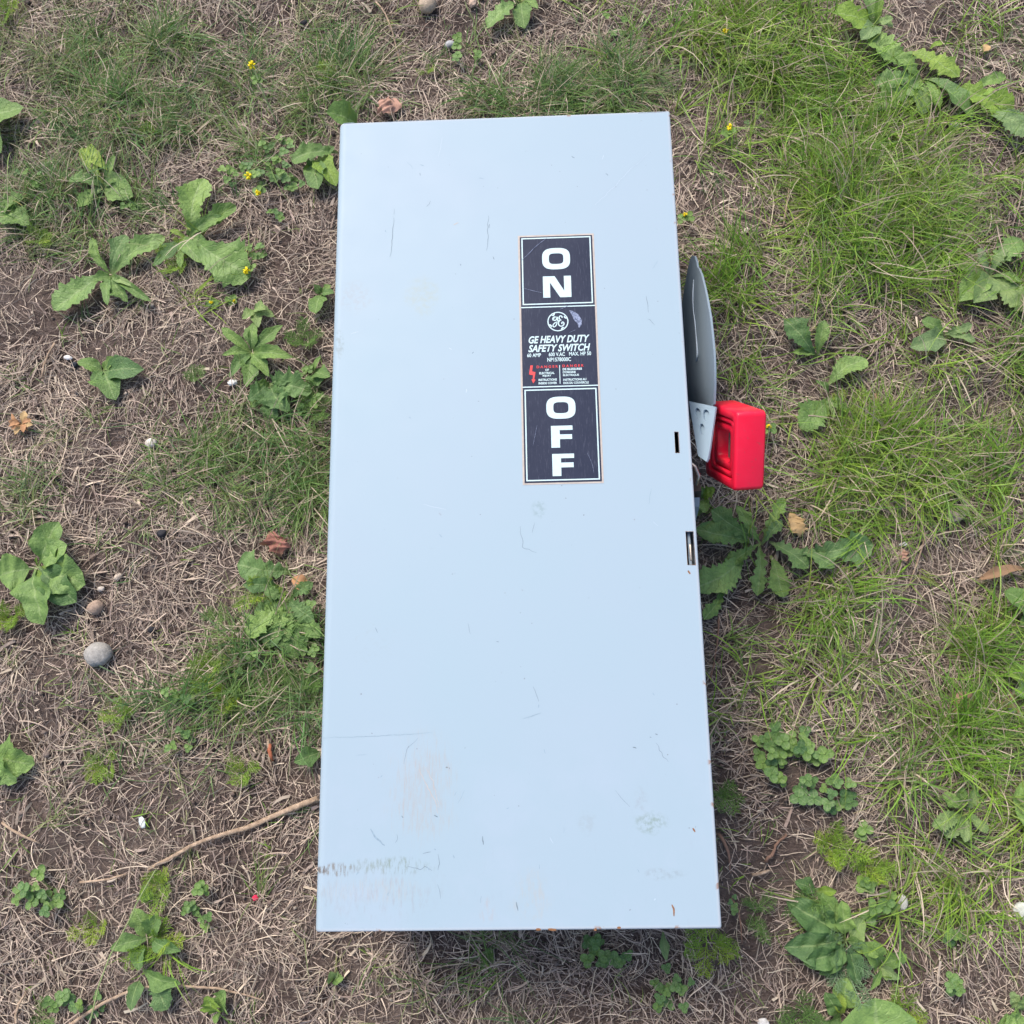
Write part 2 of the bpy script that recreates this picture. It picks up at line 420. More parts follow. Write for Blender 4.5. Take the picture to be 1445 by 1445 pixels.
def tray():
    bm = bmesh.new(); hx, hy, t, z0, z1 = W / 2 - .004, L / 2 - .003, .0018, -.004, H - .004
    o = [[bm.verts.new((x, y, z)) for x, y in ((-hx, -hy), (hx, -hy), (hx, hy), (-hx, hy))] for z in (z0, z1)]
    i = [[bm.verts.new((x, y, z)) for x, y in ((-hx + t, -hy + t), (hx - t, -hy + t), (hx - t, hy - t), (-hx + t, hy - t))] for z in (z0 + t, z1)]
    bm.faces.new(o[0][::-1]); bm.faces.new(i[0])
    for k in range(4):
        j = (k + 1) % 4
        bm.faces.new((o[0][k], o[0][j], o[1][j], o[1][k])); bm.faces.new((i[0][j], i[0][k], i[1][k], i[1][j])); bm.faces.new((o[1][k], o[1][j], i[1][j], i[1][k]))
    return from_bm(bm)
link('back_box', tray(), switch, (0, 0, 0), M['enamel_dull'])
# steel latch seen through the larger slot
bm = box_bm(.1222, .1243, -.0585, -.0465, H - .016, H - .0035, .0008); link('latch', from_bm(bm, True), switch, (0, 0, 0), M['bare_steel'])
# --- operating mechanism on the right side wall
XP = .1500
def yz_plate(outline, x0, x1, holes=()):      # outlines given in (y, z)
    bm = plate([outline] + list(holes), x0, x1)
    for v in bm.verts: v.co = Vector((v.co.z, v.co.x, v.co.y))
    bmesh.ops.recalc_face_normals(bm, faces=bm.faces)
    return bm
rim_px = [(1010, 570), (1011, 545), (1011, 520), (1010, 498), (1008, 475), (1005, 448), (1001, 425), (997, 406), (992.5, 388), (988.5, 379), (986.5, 377.5), (985.5, 370), (982.5, 361.5), (979, 361), (975.5, 368)]
rim = [atx(px, py, XP) for px, py in rim_px]; rim = [(p.y, p.z + H - H) for p in rim]
out = [(y, z) for y, z in rim] + [(.196, H - .105), (.170, H - .122), (.120, H - .128), (.085, H - .120), (.058, H - .085)]
def guard_mesh():
    # a dished sheet: its rim stands out from the wall, the rest leans back towards it
    bm = bmesh.new(); c = Vector((.112, H - .100)); rows = []
    for (y, z) in out:
        row = []
        for k in range(9):
            f = k / 8; p = Vector((y, z)).lerp(c, f); x = XP - .0100 * (1 - (1 - f) ** 1.8)
            row.append(bm.verts.new((x, p.x, p.y)))
        rows.append(row)
    nr = len(rows)
    for i in range(nr):
        for k in range(8):
            j = (i + 1) % nr; bm.faces.new((rows[i][k], rows[j][k], rows[j][k + 1], rows[i][k + 1]))
    bmesh.ops.remove_doubles(bm, verts=bm.verts, dist=1e-5)
    bmesh.ops.recalc_face_normals(bm, faces=bm.faces)
    geom = bmesh.ops.solidify(bm, geom=bm.faces[:], thickness=.0016)
    me = from_bm(bm, True); me.set_sharp_from_angle(angle=R_(40)); return me
guard = link('handle_guard', guard_mesh(), switch, (0, 0, 0), M['enamel_dull'])
guard['label'] = 'curved grey sector plate beside the handle with a pale scratch'
gs = []
for f, y in ((.10, .1800), (.18, .1740), (.24, .1660), (.27, .155), (.28, .142), (.30, .128), (.31, .115), (.32, .102), (.36, .095)):
    zr = np.interp(y, [q[0] for q in rim], [q[1] for q in rim]); p = Vector((y, zr)).lerp(Vector((.112, H - .100)), f)
    gs.append(Vector((XP - .0100 * (1 - (1 - f) ** 1.8) - .0024, p.x, p.y)))
link('guard_scratch', tube(gs, [.0003, .0006, .0005, .0004, .0005, .0004, .0006, .0008, .0006], 5), switch, (0, 0, 0), M['mark_pale'])
# pivot boss and base behind the guard
link('pivot_boss', tube([(W / 2 - .006, .112, H - .100), (XP - .011, .112, H - .100)], .022, 20), switch, (0, 0, 0), M['enamel_dull'])
# lever arm, a bent sheet with three padlock holes
def arm():
    tl = atx(972, 566, .1340); tr = atx(1010, 574, .1500); bl = atx(985, 643, .1360)
    nn_ = (tr - tl).cross(bl - tl).normalized(); q_ = atx(999, 653, .15) - CAM; br = CAM + q_ * ((tl - CAM).dot(nn_) / q_.dot(nn_))
    def S_(u, v): return tl.lerp(tr, u).lerp(bl.lerp(br, u), v)
    def circ(cu, cv, ru, rv): return [(cu + ru * math.cos(a), cv + rv * math.sin(a)) for a in [2 * math.pi * k / 16 for k in range(16)]]
    outl = [(0, 0), (.25, 0), (.5, 0), (.75, 0), (1, 0), (1, .25), (1, .5), (1, .75), (.93, .95), (.85, 1), (.5, 1), (.25, 1), (0, 1), (0, .5)]
    holes = [circ(.32, .20, .13, .105), circ(.66, .19, .13, .105), circ(.48, .47, .13, .105)]
    bm = plate([outl] + holes, 0, 1); nrm = (tr - tl).cross(bl - tl).normalized()
    if nrm.z < 0: nrm = -nrm
    for v in bm.verts:
        q = S_(v.co.x, v.co.y); v.co = q + nrm * (.0016 * (v.co.z - 1))
    bmesh.ops.recalc_face_normals(bm, faces=bm.faces)
    # second leaf of the folded sheet, closing the holes from behind
    q4 = [S_(u, v) - nrm * .0022 for u, v in ((.03, .02), (.97, .02), (.95, .93), (.03, .95))]; bm.faces.new([bm.verts.new(q) for q in q4])
    bmesh.ops.recalc_face_normals(bm, faces=bm.faces)
    return from_bm(bm)
lever = link('lever_arm', arm(), switch, (0, 0, 0), M['enamel'])
lever['label'] = 'grey lever arm with three round padlock holes'
# red loop grip: a square ring, its hole running sideways
def ring_profile(a, b, r, seg=5): return rrect(-a, a, -b, b, r, seg)
def grip_mesh():
    ln, dp, wd = .0570, .0600, .0225
    def loop(bm, ins, x, r): return [bm.verts.new((x, p[0], p[1])) for p in ring_profile(ln / 2 - ins, dp / 2 - ins, r)]
    bm = bmesh.new(); h = wd / 2
    # from the hole middle out over the stepped left face, round the outside, back over the right face into the hole
    spec = [(.0176, 0.0, .004), (.0176, -h + .0036, .004), (.0171, -h + .0028, .004), (.0128, -h + .0028, .005), (.0124, -h + .0032, .005), (.0121, -h + .0048, .005),
            (.0112, -h + .0048, .005), (.0109, -h + .0022, .006), (.0105, -h + .0016, .006), (.0084, -h + .0016, .006), (.0080, -h + .0020, .006), (.0077, -h + .0036, .006), (.0068, -h + .0036, .006), (.0065, -h + .0010, .006),
            (.0060, -h + .0004, .0036), (.0011, -h + .0003, .0036),
            (.0003, -h + .0010, .0036), (.0000, -h + .0019, .0036), (.0000, 0, .0036), (.0000, h - .0022, .0036), (.0004, h - .0010, .0036), (.0014, h - .0002, .0036),
            (.0060, h, .006), (.0110, h, .005), (.0160, h - .001, .004), (.0176, h - .003, .004)]
    lps = [loop(bm, *s) for s in spec]; nn = len(lps[0])
    for i in range(len(lps)):
        a, b = lps[i], lps[(i + 1) % len(lps)]
        for k in range(nn): bm.faces.new((a[k], b[k], b[(k + 1) % nn], a[(k + 1) % nn]))
    bmesh.ops.recalc_face_normals(bm, faces=bm.faces)
    return from_bm(bm, True)
TA = R_(28)
fc = Vector((.1654, .0196, H - .0088))                       # centre of the outer face
nrm = Vector((0, -math.sin(TA), math.cos(TA)))
grip = link('grip', grip_mesh(), switch, fc - nrm * .0300, M['red_plastic']); grip.rotation_euler = (Matrix.Rotation(TA, 3, 'X') @ Matrix.Rotation(R_(10), 3, 'Y')).to_euler()
grip['label'] = 'red plastic square loop grip with stepped grooves'
gc = fc - nrm * .030
# steel core of the grip seen in its hole
bm = box_bm(-.0012, .0012, -.0100, .0100, -.0010, .0124, .0003); me = from_bm(bm)
core = link('grip_core', me, switch, gc + Vector((-.0030, 0, 0)), M['bare_steel']); core.rotation_euler = grip.rotation_euler
# dark bracket and hook below the lever
bm = yz_plate([(.022, H - .050), (-.001, H - .036), (-.010, H - .050), (-.002, H - .095), (.030, H - .095)], .1235, .1392); link('side_bracket', from_bm(bm), switch, (0, 0, 0), M['dark_steel'])
bm = yz_plate([(-.006, H - .036), (-.012, H - .040), (-.022, H - .070), (-.014, H - .074)], .1236, .1375); link('bracket_edge', from_bm(bm), switch, (0, 0, 0), M['enamel_dull'])
link('hook', tube([(.1275, .018, H - .020), (.1325, .012, H - .018), (.1350, .006, H - .020), (.1340, .001, H - .026)], .0012, 8), switch, (0, 0, 0), M['bare_steel'])
link('guard_lip', from_bm(box_bm(.1235, .1300, .177, .1795, H - .055, H - .016, .0005)), switch, (0, 0, 0), M['enamel'])

# --- front label
def LP(px, py): p = at(px, py, H); return (p.x, p.y)
lab = empty('front_label', (0, 0, 0), None, None); lab.parent = switch; lab['label'] = 'tall navy label lettered ON and OFF with a cream border'
e_ = .00010
def film(name, loops, layer, material, parent=lab):
    z = H + .00015 + layer * .00018
    return link(name, from_bm(plate(loops, z - .00012, z)), parent, (0, 0, 0), material)
def box_loop(x0, y0, x1, y1): return [(x0, y0), (x1, y0), (x1, y1), (x0, y1)]
SX0, SY1 = LP(731, 333); SX1, _ = LP(838.7, 329); _, SY0 = LP(739, 684.5)
SX1 = (SX1 + LP(851, 682)[0]) / 2; SX0 = (SX0 + LP(737.6, 684)[0]) / 2
film('label_backing', [box_loop(SX0, SY0, SX1, SY1)], 0, M['cream'])
bw = .0013
ya, yb = LP(787, 433)[1], LP(794, 545.3)[1]
film('label_panel', [box_loop(SX0 + bw, ya + .0004, SX1 - bw, SY1 - bw)], 1, M['label_navy'])
film('label_panel', [box_loop(SX0 + bw, yb + .0004, SX1 - bw, ya - .0004)], 1, M['label_navy'])
film('label_panel', [box_loop(SX0 + bw, SY0 + bw, SX1 - bw, yb - .0004)], 1, M['label_navy'])
film('divider_line', [box_loop(SX0 + bw, ya - .0004, SX1 - bw, ya + .0004)], 2, M['print_white'])
film('divider_line', [box_loop(SX0 + bw, yb - .0004, SX1 - bw, yb + .0004)], 2, M['print_white'])
def frame(x0, y0, x1, y1, t=.0009): film('frame_line', [box_loop(x0, y0, x1, y1), box_loop(x0 + t, y0 + t, x1 - t, y1 - t)], 2, M['print_white'])
frame(SX0 + bw + .0012, LP(787, 429.5)[1], SX1 - bw - .0012, SY1 - bw - .0010)
frame(SX0 + bw + .0012, SY0 + bw + .0012, SX1 - bw - .0012, LP(790, 549)[1])
def pbox(px0, py0, px1, py1):
    cx, cy = (px0 + px1) / 2, (py0 + py1) / 2
    return LP(px0, cy)[0], LP(cx, py1)[1], LP(px1, cy)[0], LP(cx, py0)[1]
def sup(cx, cy, a, b, e, n_=48):
    return [(cx + a * math.copysign(abs(math.cos(t)) ** (2 / e), math.cos(t)), cy + b * math.copysign(abs(math.sin(t)) ** (2 / e), math.sin(t))) for t in [2 * math.pi * k / n_ for k in range(n_)]]
def big_O(*px):
    x0, y0, x1, y1 = pbox(*px); cx, cy, a, b = (x0 + x1) / 2, (y0 + y1) / 2, (x1 - x0) / 2, (y1 - y0) / 2
    film('letter', [sup(cx, cy, a, b, 3.0), sup(cx, cy, a * .52, b * .50, 3.6)], 2, M['print_white'])
def big_poly(pts, *px):
    x0, y0, x1, y1 = pbox(*px); film('letter', [[(x0 + u * (x1 - x0), y0 + v * (y1 - y0)) for u, v in pts]], 2, M['print_white'])
big_O(765, 350.5, 804.4, 380.5); big_poly([(0, 0), (.25, 0), (.25, .70), (.60, 0), (1, 0), (1, 1), (.75, 1), (.75, .30), (.42, 1), (0, 1)], 766.3, 390, 806, 420)
big_O(770.9, 560, 812.1, 591.2)
Fp = [(0, 0), (.40, 0), (.40, .385), (.97, .385), (.97, .60), (.40, .60), (.40, .80), (1, .80), (1, 1), (0, 1)]
big_poly(Fp, 777.8, 601, 808.2, 631.8); big_poly(Fp, 779.5, 640.6, 810.4, 671.8)
def text(body, px0, px1, pyc, ph, shear=0, bold=.0, material=None, name='printed_text'):
    bold = bold * 1.6
    cu = bpy.data.curves.new('t', 'FONT'); cu.body = body; cu.size = 1; cu.shear = shear; cu.offset = bold; cu.resolution_u = 3; cu.fill_mode = 'FRONT'
    ob = bpy.data.objects.new('t', cu); COL.objects.link(ob)
    bpy.context.view_layer.update()
    me = bpy.data.meshes.new_from_object(ob.evaluated_get(bpy.context.evaluated_depsgraph_get()))
    bpy.data.objects.remove(ob); bpy.data.curves.remove(cu)
    a = np.array([v.co for v in me.vertices]); mn, mx_ = a.min(0), a.max(0)
    x0, y0, x1, y1 = pbox(px0, pyc - ph / 2, px1, pyc + ph / 2)
    ym, yM = 0.0 - bold, .73 + bold          # cap height of the built-in face
    ym, yM = mn[1], mx_[1]
    z = H + .00015 + 2 * .00018
    for v in me.vertices: v.co = Vector((x0 + (v.co.x - mn[0]) / (mx_[0] - mn[0]) * (x1 - x0), y0 + (v.co.y - ym) / (yM - ym) * (y1 - y0), z))
    me.materials.clear()
    return link(name, me, lab, (0, 0, 0), material or M['print_white'])
text('GE HEAVY DUTY', 746, 832, 478.9, 10.4, .28, .018); text('SAFETY SWITCH', 745.5, 833, 491.2, 10.2, .28, .018)
text('60 AMP', 743.9, 763.4, 501.6, 5.4, 0, .012); text('600 V.AC', 774.3, 797.2, 500.3, 5.4, 0, .012); text('MAX. HP 50', 803, 834.1, 499.3, 5.4, 0, .012)
text('NP1578000C', 772.3, 805.8, 507.6, 5.6, 0, .012)
for s_, a_, b_, c_ in (('OF', 769.4, 774.6, 522.4), ('ELECTRICAL', 761, 782.5, 526.8), ('INJURY', 765.8, 778, 530.9), ('INSTRUCTIONS', 760, 785.8, 536.2), ('INSIDE COVER', 760, 786, 541)):
    text(s_, a_, b_, c_, 3.2, 0, .02)
for s_, a_, b_, c_ in (('DE BLESSURES', 794, 821.3, 521), ("D'ORIGINE", 794.2, 812.4, 525.4), ('ELECTRIQUE', 794.5, 817, 529.8), ('INSTRUCTIONS AU', 794.8, 827.3, 535.8), ('DOS DU COUVERCLE', 795, 830.8, 540.3)):
    text(s_, a_, b_, c_, 3.2, 0, .02)
text('D A N G E R', 757.3, 787.4, 517.8, 3.6, 0, .012, M['print_red']); text('D A N G E R', 793.6, 823.5, 516.4, 3.6, 0, .012, M['print_red'])
x0, y0, x1, y1 = pbox(789.5, 515.6, 790.5, 541.8); film('divider_line', [box_loop(x0, y0, x1, y1)], 2, M['print_white'])
x0, y0, x1, y1 = pbox(746.4, 516, 755.8, 541.5)
film('lightning_bolt', [[(x0 + u * (x1 - x0), y0 + v * (y1 - y0)) for u, v in ((.25, 1), (.62, 1), (.48, .66), (1, .62), (.78, .24), (.95, .20), (.62, 0), (.38, .22), (.56, .24), (.60, .46), (.02, .50))]], 2, M['print_red'])
# round monogram: ring with four curled notches and two script letters
lx, ly = LP(787.3, 454.1); lr = (LP(802.1, 454)[0] - LP(772.5, 454)[0]) / 2
film('emblem_ring', [[(lx + lr * math.cos(t), ly + lr * math.sin(t)) for t in [2 * math.pi * k / 56 for k in range(56)]], [(lx + lr * .90 * math.cos(t), ly + lr * .90 * math.sin(t)) for t in [2 * math.pi * k / 56 for k in range(56)]]], 2, M['print_white'])
def stroke(name, pts, wd, layer=2, material=None, parent=lab):
    P = [Vector((p[0], p[1])) for p in pts]
    for _ in range(2):                                    # Chaikin smoothing
        Q = [P[0]]
        for a, b in zip(P, P[1:]): Q += [a.lerp(b, .25), a.lerp(b, .75)]
        P = Q + [P[-1]]
    bm = bmesh.new(); z = H + max(.00006, .00017 + layer * .00018) + (stroke.k % 7) * .000006; stroke.k += 1; prev = None; nP = len(P)
    for i, p in enumerate(P):
        d = (P[min(i + 1, nP - 1)] - P[max(i - 1, 0)]).normalized(); s = Vector((-d.y, d.x)); t = i / (nP - 1)
        ww = (wd(t) if callable(wd) else wd) / 2
        cur = (bm.verts.new((*(p + s * ww), z)), bm.verts.new((*(p - s * ww), z)))
        if prev: bm.faces.new((prev[1], cur[1], cur[0], prev[0]))
        prev = cur
    return link(name, from_bm(bm), parent, (0, 0, 0), material or M['print_white'])
stroke.k = 0
def em(pts): return [(lx + u * lr, ly + v * lr) for u, v in pts]
stroke('emblem_letter', em([(-.42, .10), (-.52, .28), (-.38, .50), (-.14, .50), (-.10, .22), (-.30, .08), (-.44, .20), (-.36, .42), (-.10, .48), (.02, .38), (-.06, .0), (-.16, -.40), (-.38, -.58), (-.52, -.42), (-.36, -.16), (.02, .02), (.16, .12)]), lr * .10)
stroke('emblem_letter', em([(.40, .36), (.42, .52), (.24, .60), (.10, .44), (.18, .20), (.34, .12), (.16, .10), (.02, -.16), (.10, -.44), (.34, -.52), (.56, -.38), (.58, -.14), (.44, -.04), (.34, -.16), (.40, -.28)]), lr * .10)
for k in range(4):
    a = R_(90 * k + 20)
    q = lambda r, da: (lx + r * lr * math.cos(a + da), ly + r * lr * math.sin(a + da))
    stroke('emblem_curl', [q(.90, 0), q(.80, .12), q(.78, .30), q(.88, .42)], lambda t: lr * .13 * math.sin(math.pi * min(1, t + .12)) + lr * .02)
# worn crescent and hairline scratches on the label
cres = [(803, 438), (809, 439.5), (816, 444), (821, 452), (820.5, 459), (817, 463), (815, 457), (810, 452), (807.5, 446)]
m, t_, b_ = mat('scuffed_film', .7, .2); nn_ = N(t_); v_ = nn_.obj()
t_.links.new(nn_.mix(nn_.sm(nn_.noise(v_, 900, 3), .35, .65), (.08, .10, .16), (.26, .30, .42)), b_.inputs['Base Color']); M['scuff'] = m
film('scuff', [[LP(*p) for p in cres]], 2, M['scuff'])
for pts, wd in (([(736, 368), (747, 358), (755, 349), (772, 336)], .00035), ([(738, 407), (752, 411), (766, 414)], .00022), ([(790, 437), (798, 434), (801, 432)], .0004), ([(803, 470), (812, 466)], .0002), ([(752, 630), (756, 610), (758, 600)], .00018), ([(829, 640), (836, 655), (838, 668)], .00018)):
    stroke('scratch', [LP(*p) for p in pts], lambda t, w_=wd: w_ * (math.sin(math.pi * (.08 + .84 * t))), 3, M['scuff'])
# hairline cracks, dents and chips in the cover's paint
def hair(pts, wd=.0004, material=None, name='paint_crack', jit=.6):
    out = []
    for (a, b) in zip(pts, pts[1:]):
        k = max(2, int(math.hypot(b[0] - a[0], b[1] - a[1]) / 4))
        out += [(a[0] + (b[0] - a[0]) * i / k + random.uniform(-jit, jit), a[1] + (b[1] - a[1]) * i / k + random.uniform(-jit, jit)) for i in range(k)]
    out.append(pts[-1])
    o = stroke(name, [LP(*p) for p in out], lambda t: 1.1 * wd * (.35 + .65 * math.sin(math.pi * t)), -1, material or M['mark_grey'], switch)
    return o
hair([(556, 308), (555, 330), (553, 345), (550, 363)], .00036, jit=1.2); hair([(557, 295), (556, 303)], .0002)
hair([(690, 304), (688, 325), (689, 338), (686, 354)], .00032, jit=1.2); hair([(691, 316), (690, 322)])
hair([(735, 742), (733, 752), (737, 760), (738, 772), (757, 780)], .00028, jit=1.3); hair([(755, 738), (751, 752)], .0002)
hair([(912, 417), (914, 430), (915, 441)], .00030); hair([(914, 450), (918, 452), (924, 459)], .00026)
hair([(640, 318), (647, 314)], .0005, M['cream']); hair([(575, 1222), (592, 1227), (600, 1222), (610, 1229)], .0003, jit=1)
hair([(597, 1205), (608, 1202)], .0003); hair([(619, 1206), (621, 1216), (618, 1228)], .0003, jit=1); hair([(523, 1170), (530, 1182), (543, 1193)], .0010, M['mark_faint'])
hair([(558, 1190), (561, 1184), (560, 1177)], .0002); hair([(592, 1085), (600, 1105), (612, 1125), (618, 1148)], .0004, M['cream'], jit=1.4); hair([(600, 1082), (610, 1100), (620, 1140)], .0003, M['cream'], jit=1.4)
hair([(612, 1150), (618, 1153)], .0006); hair([(590, 1042), (575, 1055), (570, 1078)], .0002); hair([(455, 1041), (500, 1040), (560, 1037), (610, 1034)], .00026, M['mark_faint'])
hair([(567, 1151), (569, 1154)], .0005); hair([(681, 1180), (682, 1192)], .0006); hair([(729, 1273), (731, 1285)], .0006); hair([(893, 1054), (898, 1056)], .0006)
hair([(925, 1035), (928, 1037)], .0006); hair([(927, 1050), (943, 1075)], .0003, jit=2); hair([(917, 1040), (919, 1041)], .0005)
hair([(948, 1277), (952, 1283), (951, 1293)], .0010, M['chip_rust'], 'paint_chip', 1.2); hair([(977, 1169), (981, 1174)], .0010, M['chip_rust'], 'paint_chip', 1)
hair([(971, 806), (974, 810)], .0011, M['chip_rust'], 'paint_chip', .8)
for a_, b_ in (((756, 1311.5), (763, 1311.5)), ((773, 1311.5), (785, 1312)), ((838, 1311.5), (842, 1311.5)), ((871, 1309), (876, 1309))): hair([a_, b_], .0013, M['chip_rust'], 'paint_chip', .4)
hair([(840, 290), (880, 250), (915, 215)], .00022, M['mark_pale'], jit=1.2); hair([(485, 174), (500, 173)], .0006); hair([(540, 172), (620, 169)], .0003); hair([(900, 160), (940, 158)], .0003)
hair([(660, 880), (664, 895)], .0002); hair([(700, 905), (704, 906)], .0004); hair([(530, 885), (533, 893)], .0003)
hair([(855, 245), (858, 248)], .0004); hair([(592, 244), (593, 248)], .0004); hair([(850, 225), (852, 219)], .0003, M['mark_pale'])
# fine random scratches and pits all over the cover
rs = random.Random(5)
for k in range(46):
    px, py = rs.uniform(490, 930), rs.uniform(190, 1290)
    if 715 < px < 870 and 310 < py < 700: continue
    a = rs.gauss(1.57, .7) if rs.random() < .7 else rs.uniform(0, 3); l = rs.choice([3, 4, 5, 8, 14, 26]) * rs.uniform(.7, 1.3)
    hair([(px, py), (px + l * math.cos(a) * .5 + rs.uniform(-1, 1), py + l * math.sin(a) * .5), (px + l * math.cos(a), py + l * math.sin(a))], rs.uniform(.00014, .0003) if l > 6 else .00045, rs.choice([M['mark_grey'], M['mark_faint'], M['mark_faint'], M['mark_pale']]), 'scratch', .4)
# rusty rims of the slots
for (sx0, sx1, sy0, sy1) in ((.1163, .1190, .0175, .0328), (.1200, .1252, -.0618, -.0388)):
    bm = plate([box_loop(sx0 - .00010, sy0 - .00020, sx1 + .00030, sy1 + .00010), box_loop(sx0, sy0, sx1, sy1)], H - .0004, H + .00012)
    for v in bm.verts:
        if not (sx0 - 1e-6 <= v.co.x <= sx1 + 1e-6 and sy0 - 1e-6 <= v.co.y <= sy1 + 1e-6): v.co.x += random.uniform(-.0002, .0002); v.co.y += random.uniform(-.0002, .0002)
    link('slot_rim', from_bm(bm), switch, (0, 0, 0), M['chip_rust'])

# ------------------------------------------------------------------ dry thatch
def outside_box(x, y, mg=.0): return (abs(x) > W / 2 - .012 + mg) | (abs(y) > L / 2 - .012 + mg)
def gauss(px, py, lst):
    d = np.zeros_like(px)
    for cx, cy, rx, ry, a in lst: d += a * np.exp(-.5 * (((px - cx) / rx) ** 2 + ((py - cy) / ry) ** 2))
    return d
BARE = [(200, 1190, 90, 40, .4), (1055, 1250, 40, 70, .5), (60, 960, 60, 60, .35), (1120, 880, 30, 30, .4), (850, 1400, 90, 30, .35), (1350, 555, 50, 40, .4), (320, 500, 40, 60, .3), (100, 430, 70, 40, .8), (640, 60, 60, 50, .6), (1360, 45, 50, 30, .7), (1130, 1190, 60, 60, .6), (1060, 900, 40, 60, .6), (60, 1160, 70, 50, .3), (420, 130, 40, 60, .4), (1050, 260, 30, 30, .3), (420, 400, 40, 60, .5)]
def pick(n, half, weight):
    out = []; got = 0
    while got < n:
        x = rng.uniform(-half, half, 200000); y = rng.uniform(-half, half, 200000) - .03
        w_ = weight(x, y); k = rng.random(200000) < w_; out.append(np.stack([x[k], y[k]], 1)); got += k.sum()
    return np.concatenate(out)[:n]
def straw_w(x, y):
    P = np.stack([x, y, np.zeros_like(x)], 1); px, py = survey(P)
    fr = ((px > -60) & (px < 1505) & (py > -60) & (py < 1505))
    clump = .35 + .9 * lattice(x, y, .03, 8) * (.5 + lattice(x, y, .11, 9))
    return np.where(fr, np.clip(clump * (1 - .75 * gauss(px, py, BARE)), .05, 1), .16) * outside_box(x, y)
def straw(n, half, lmin, lmax, wmin, wmax, zlo, zhi, pal, segs=5, curl=1.0):
    P = pick(n, half, straw_w); x, y = P[:, 0], P[:, 1]
    ln = rng.uniform(lmin, lmax, n) * rng.uniform(.6, 1.0, n); th = rng.uniform(0, 2 * np.pi, n)
    # neighbouring fibres share a rough direction
    th = np.where(rng.random(n) < .45, lattice(x, y, .06, 12) * 9 + rng.normal(0, .5, n), th)
    k = rng.normal(0, 1.0, n) * curl; k2 = rng.normal(0, .9, n) * curl
    C = np.zeros((n, segs, 3)); cx, cy = x.copy(), y.copy(); tilt = rng.normal(0, .10, n); z = rng.uniform(zlo, zhi, n)
    bow = rng.uniform(0, .07, n) * ln
    side = np.zeros((n, segs, 3)); roll = rng.uniform(-.9, .9, n)
    for s in range(segs):
        t = s / (segs - 1); a = th + k * (t - .5) + k2 * (t - .5) ** 2 * 2
        if s: cx = cx + np.cos(a) * ln / (segs - 1); cy = cy + np.sin(a) * ln / (segs - 1)
        C[:, s, 0], C[:, s, 1] = cx, cy; C[:, s, 2] = hgt(cx, cy) + z + tilt * ln * (t - .5) + bow * (1 - (2 * t - 1) ** 2)
        side[:, s] = np.stack([-np.sin(a) * np.cos(roll), np.cos(a) * np.cos(roll), np.sin(roll)], 1)
    t = np.linspace(0, 1, segs)[None]
    Wd = rng.uniform(wmin, wmax, n)[:, None] * (1 - .75 * t ** 2.5)
    pal = np.array(pal); i = rng.integers(0, len(pal), n); j = rng.integers(0, len(pal), n); f = rng.random(n)[:, None]
    c = (pal[i] * f + pal[j] * (1 - f)) * rng.uniform(.7, 1.25, n)[:, None]
    T = np.repeat(c[:, None], segs, 1) * (1 + .12 * np.sin(t * 7 + rng.uniform(0, 6, (n, 1))))[..., None]
    return ribbons(C, Wd, side, T)
DRY = [(.52, .42, .33), (.41, .325, .26), (.28, .215, .18), (.60, .50, .39), (.35, .265, .225), (.45, .385, .29)]
OLD = [(.22, .17, .145), (.29, .23, .19), (.16, .12, .10), (.34, .275, .23)]
def stuff(name, parts, material, label, cat):
    Vs, Fs, Ts, off = [], [], [], 0
    for V, Fq, T in parts:
        Vs.append(V.reshape(-1, 3)); Ts.append(T.reshape(-1, 3)); Fs.append(Fq.reshape(-1, 4) + off); off += len(Vs[-1])
    o = link(name, fast_mesh(np.concatenate(Vs), np.concatenate(Fs), np.concatenate(Ts)), material=material)
    return tag(o, label, cat, kind='stuff')
stuff('dry_grass', [straw(80000, 1.0, .006, .022, .0004, .0010, .0002, .002, OLD, 4, .5),
                    straw(2600, 1.0, .006, .022, .0014, .0028, .0005, .004, OLD + DRY, 4, .4),
                    straw(62000, 1.0, .008, .028, .00035, .00085, .0005, .0035, DRY, 5, .6),
                    straw(30000, .8, .002, .006, .0004, .0011, .001, .006, OLD + DRY, 3, .3),
                    straw(6500, .8, .022, .060, .0004, .00085, .002, .007, DRY, 7, 1.0)],
      M['straw'], 'matted dry grass and straw covering the bare brown soil', 'dry grass')

# crumbs of soil and grit between the fibres
nC = 9000; P = pick(nC, .8, straw_w); sz = rng.gamma(2.0, .0005, nC).clip(.0005, .0045)
cube = np.array([[x, y, z] for x in (-1, 1) for y in (-1, 1) for z in (-1, 1)], float) * .5
V = cube[None] * rng.uniform(.55, 1.25, (nC, 8, 1)) * sz[:, None, None] * rng.uniform(.7, 1.2, (nC, 1, 3)); a = rng.uniform(0, 6.28, nC)
V = np.stack([V[..., 0] * np.cos(a)[:, None] - V[..., 1] * np.sin(a)[:, None], V[..., 0] * np.sin(a)[:, None] + V[..., 1] * np.cos(a)[:, None], V[..., 2]], -1)
V = V + np.stack([P[:, 0], P[:, 1], hgt(P[:, 0], P[:, 1]) + sz * .4 + rng.uniform(0, .0025, nC)], -1)[:, None]
cf = np.array([[0, 1, 3, 2], [4, 6, 7, 5], [0, 4, 5, 1], [2, 3, 7, 6], [0, 2, 6, 4], [1, 5, 7, 3]]); Fq = cf[None] + (np.arange(nC) * 8)[:, None, None]
T = np.array([(.13, .095, .08), (.20, .155, .13), (.07, .055, .05), (.33, .28, .23)])[rng.choice(4, nC, p=[.4, .35, .15, .1])] * rng.uniform(.7, 1.2, (nC, 1))
stuff('soil_crumbs', [(V, Fq, np.repeat(T[:, None], 8, 1))], M['straw'], 'small crumbs of dry soil and grit lying among the straw', 'soil crumbs')

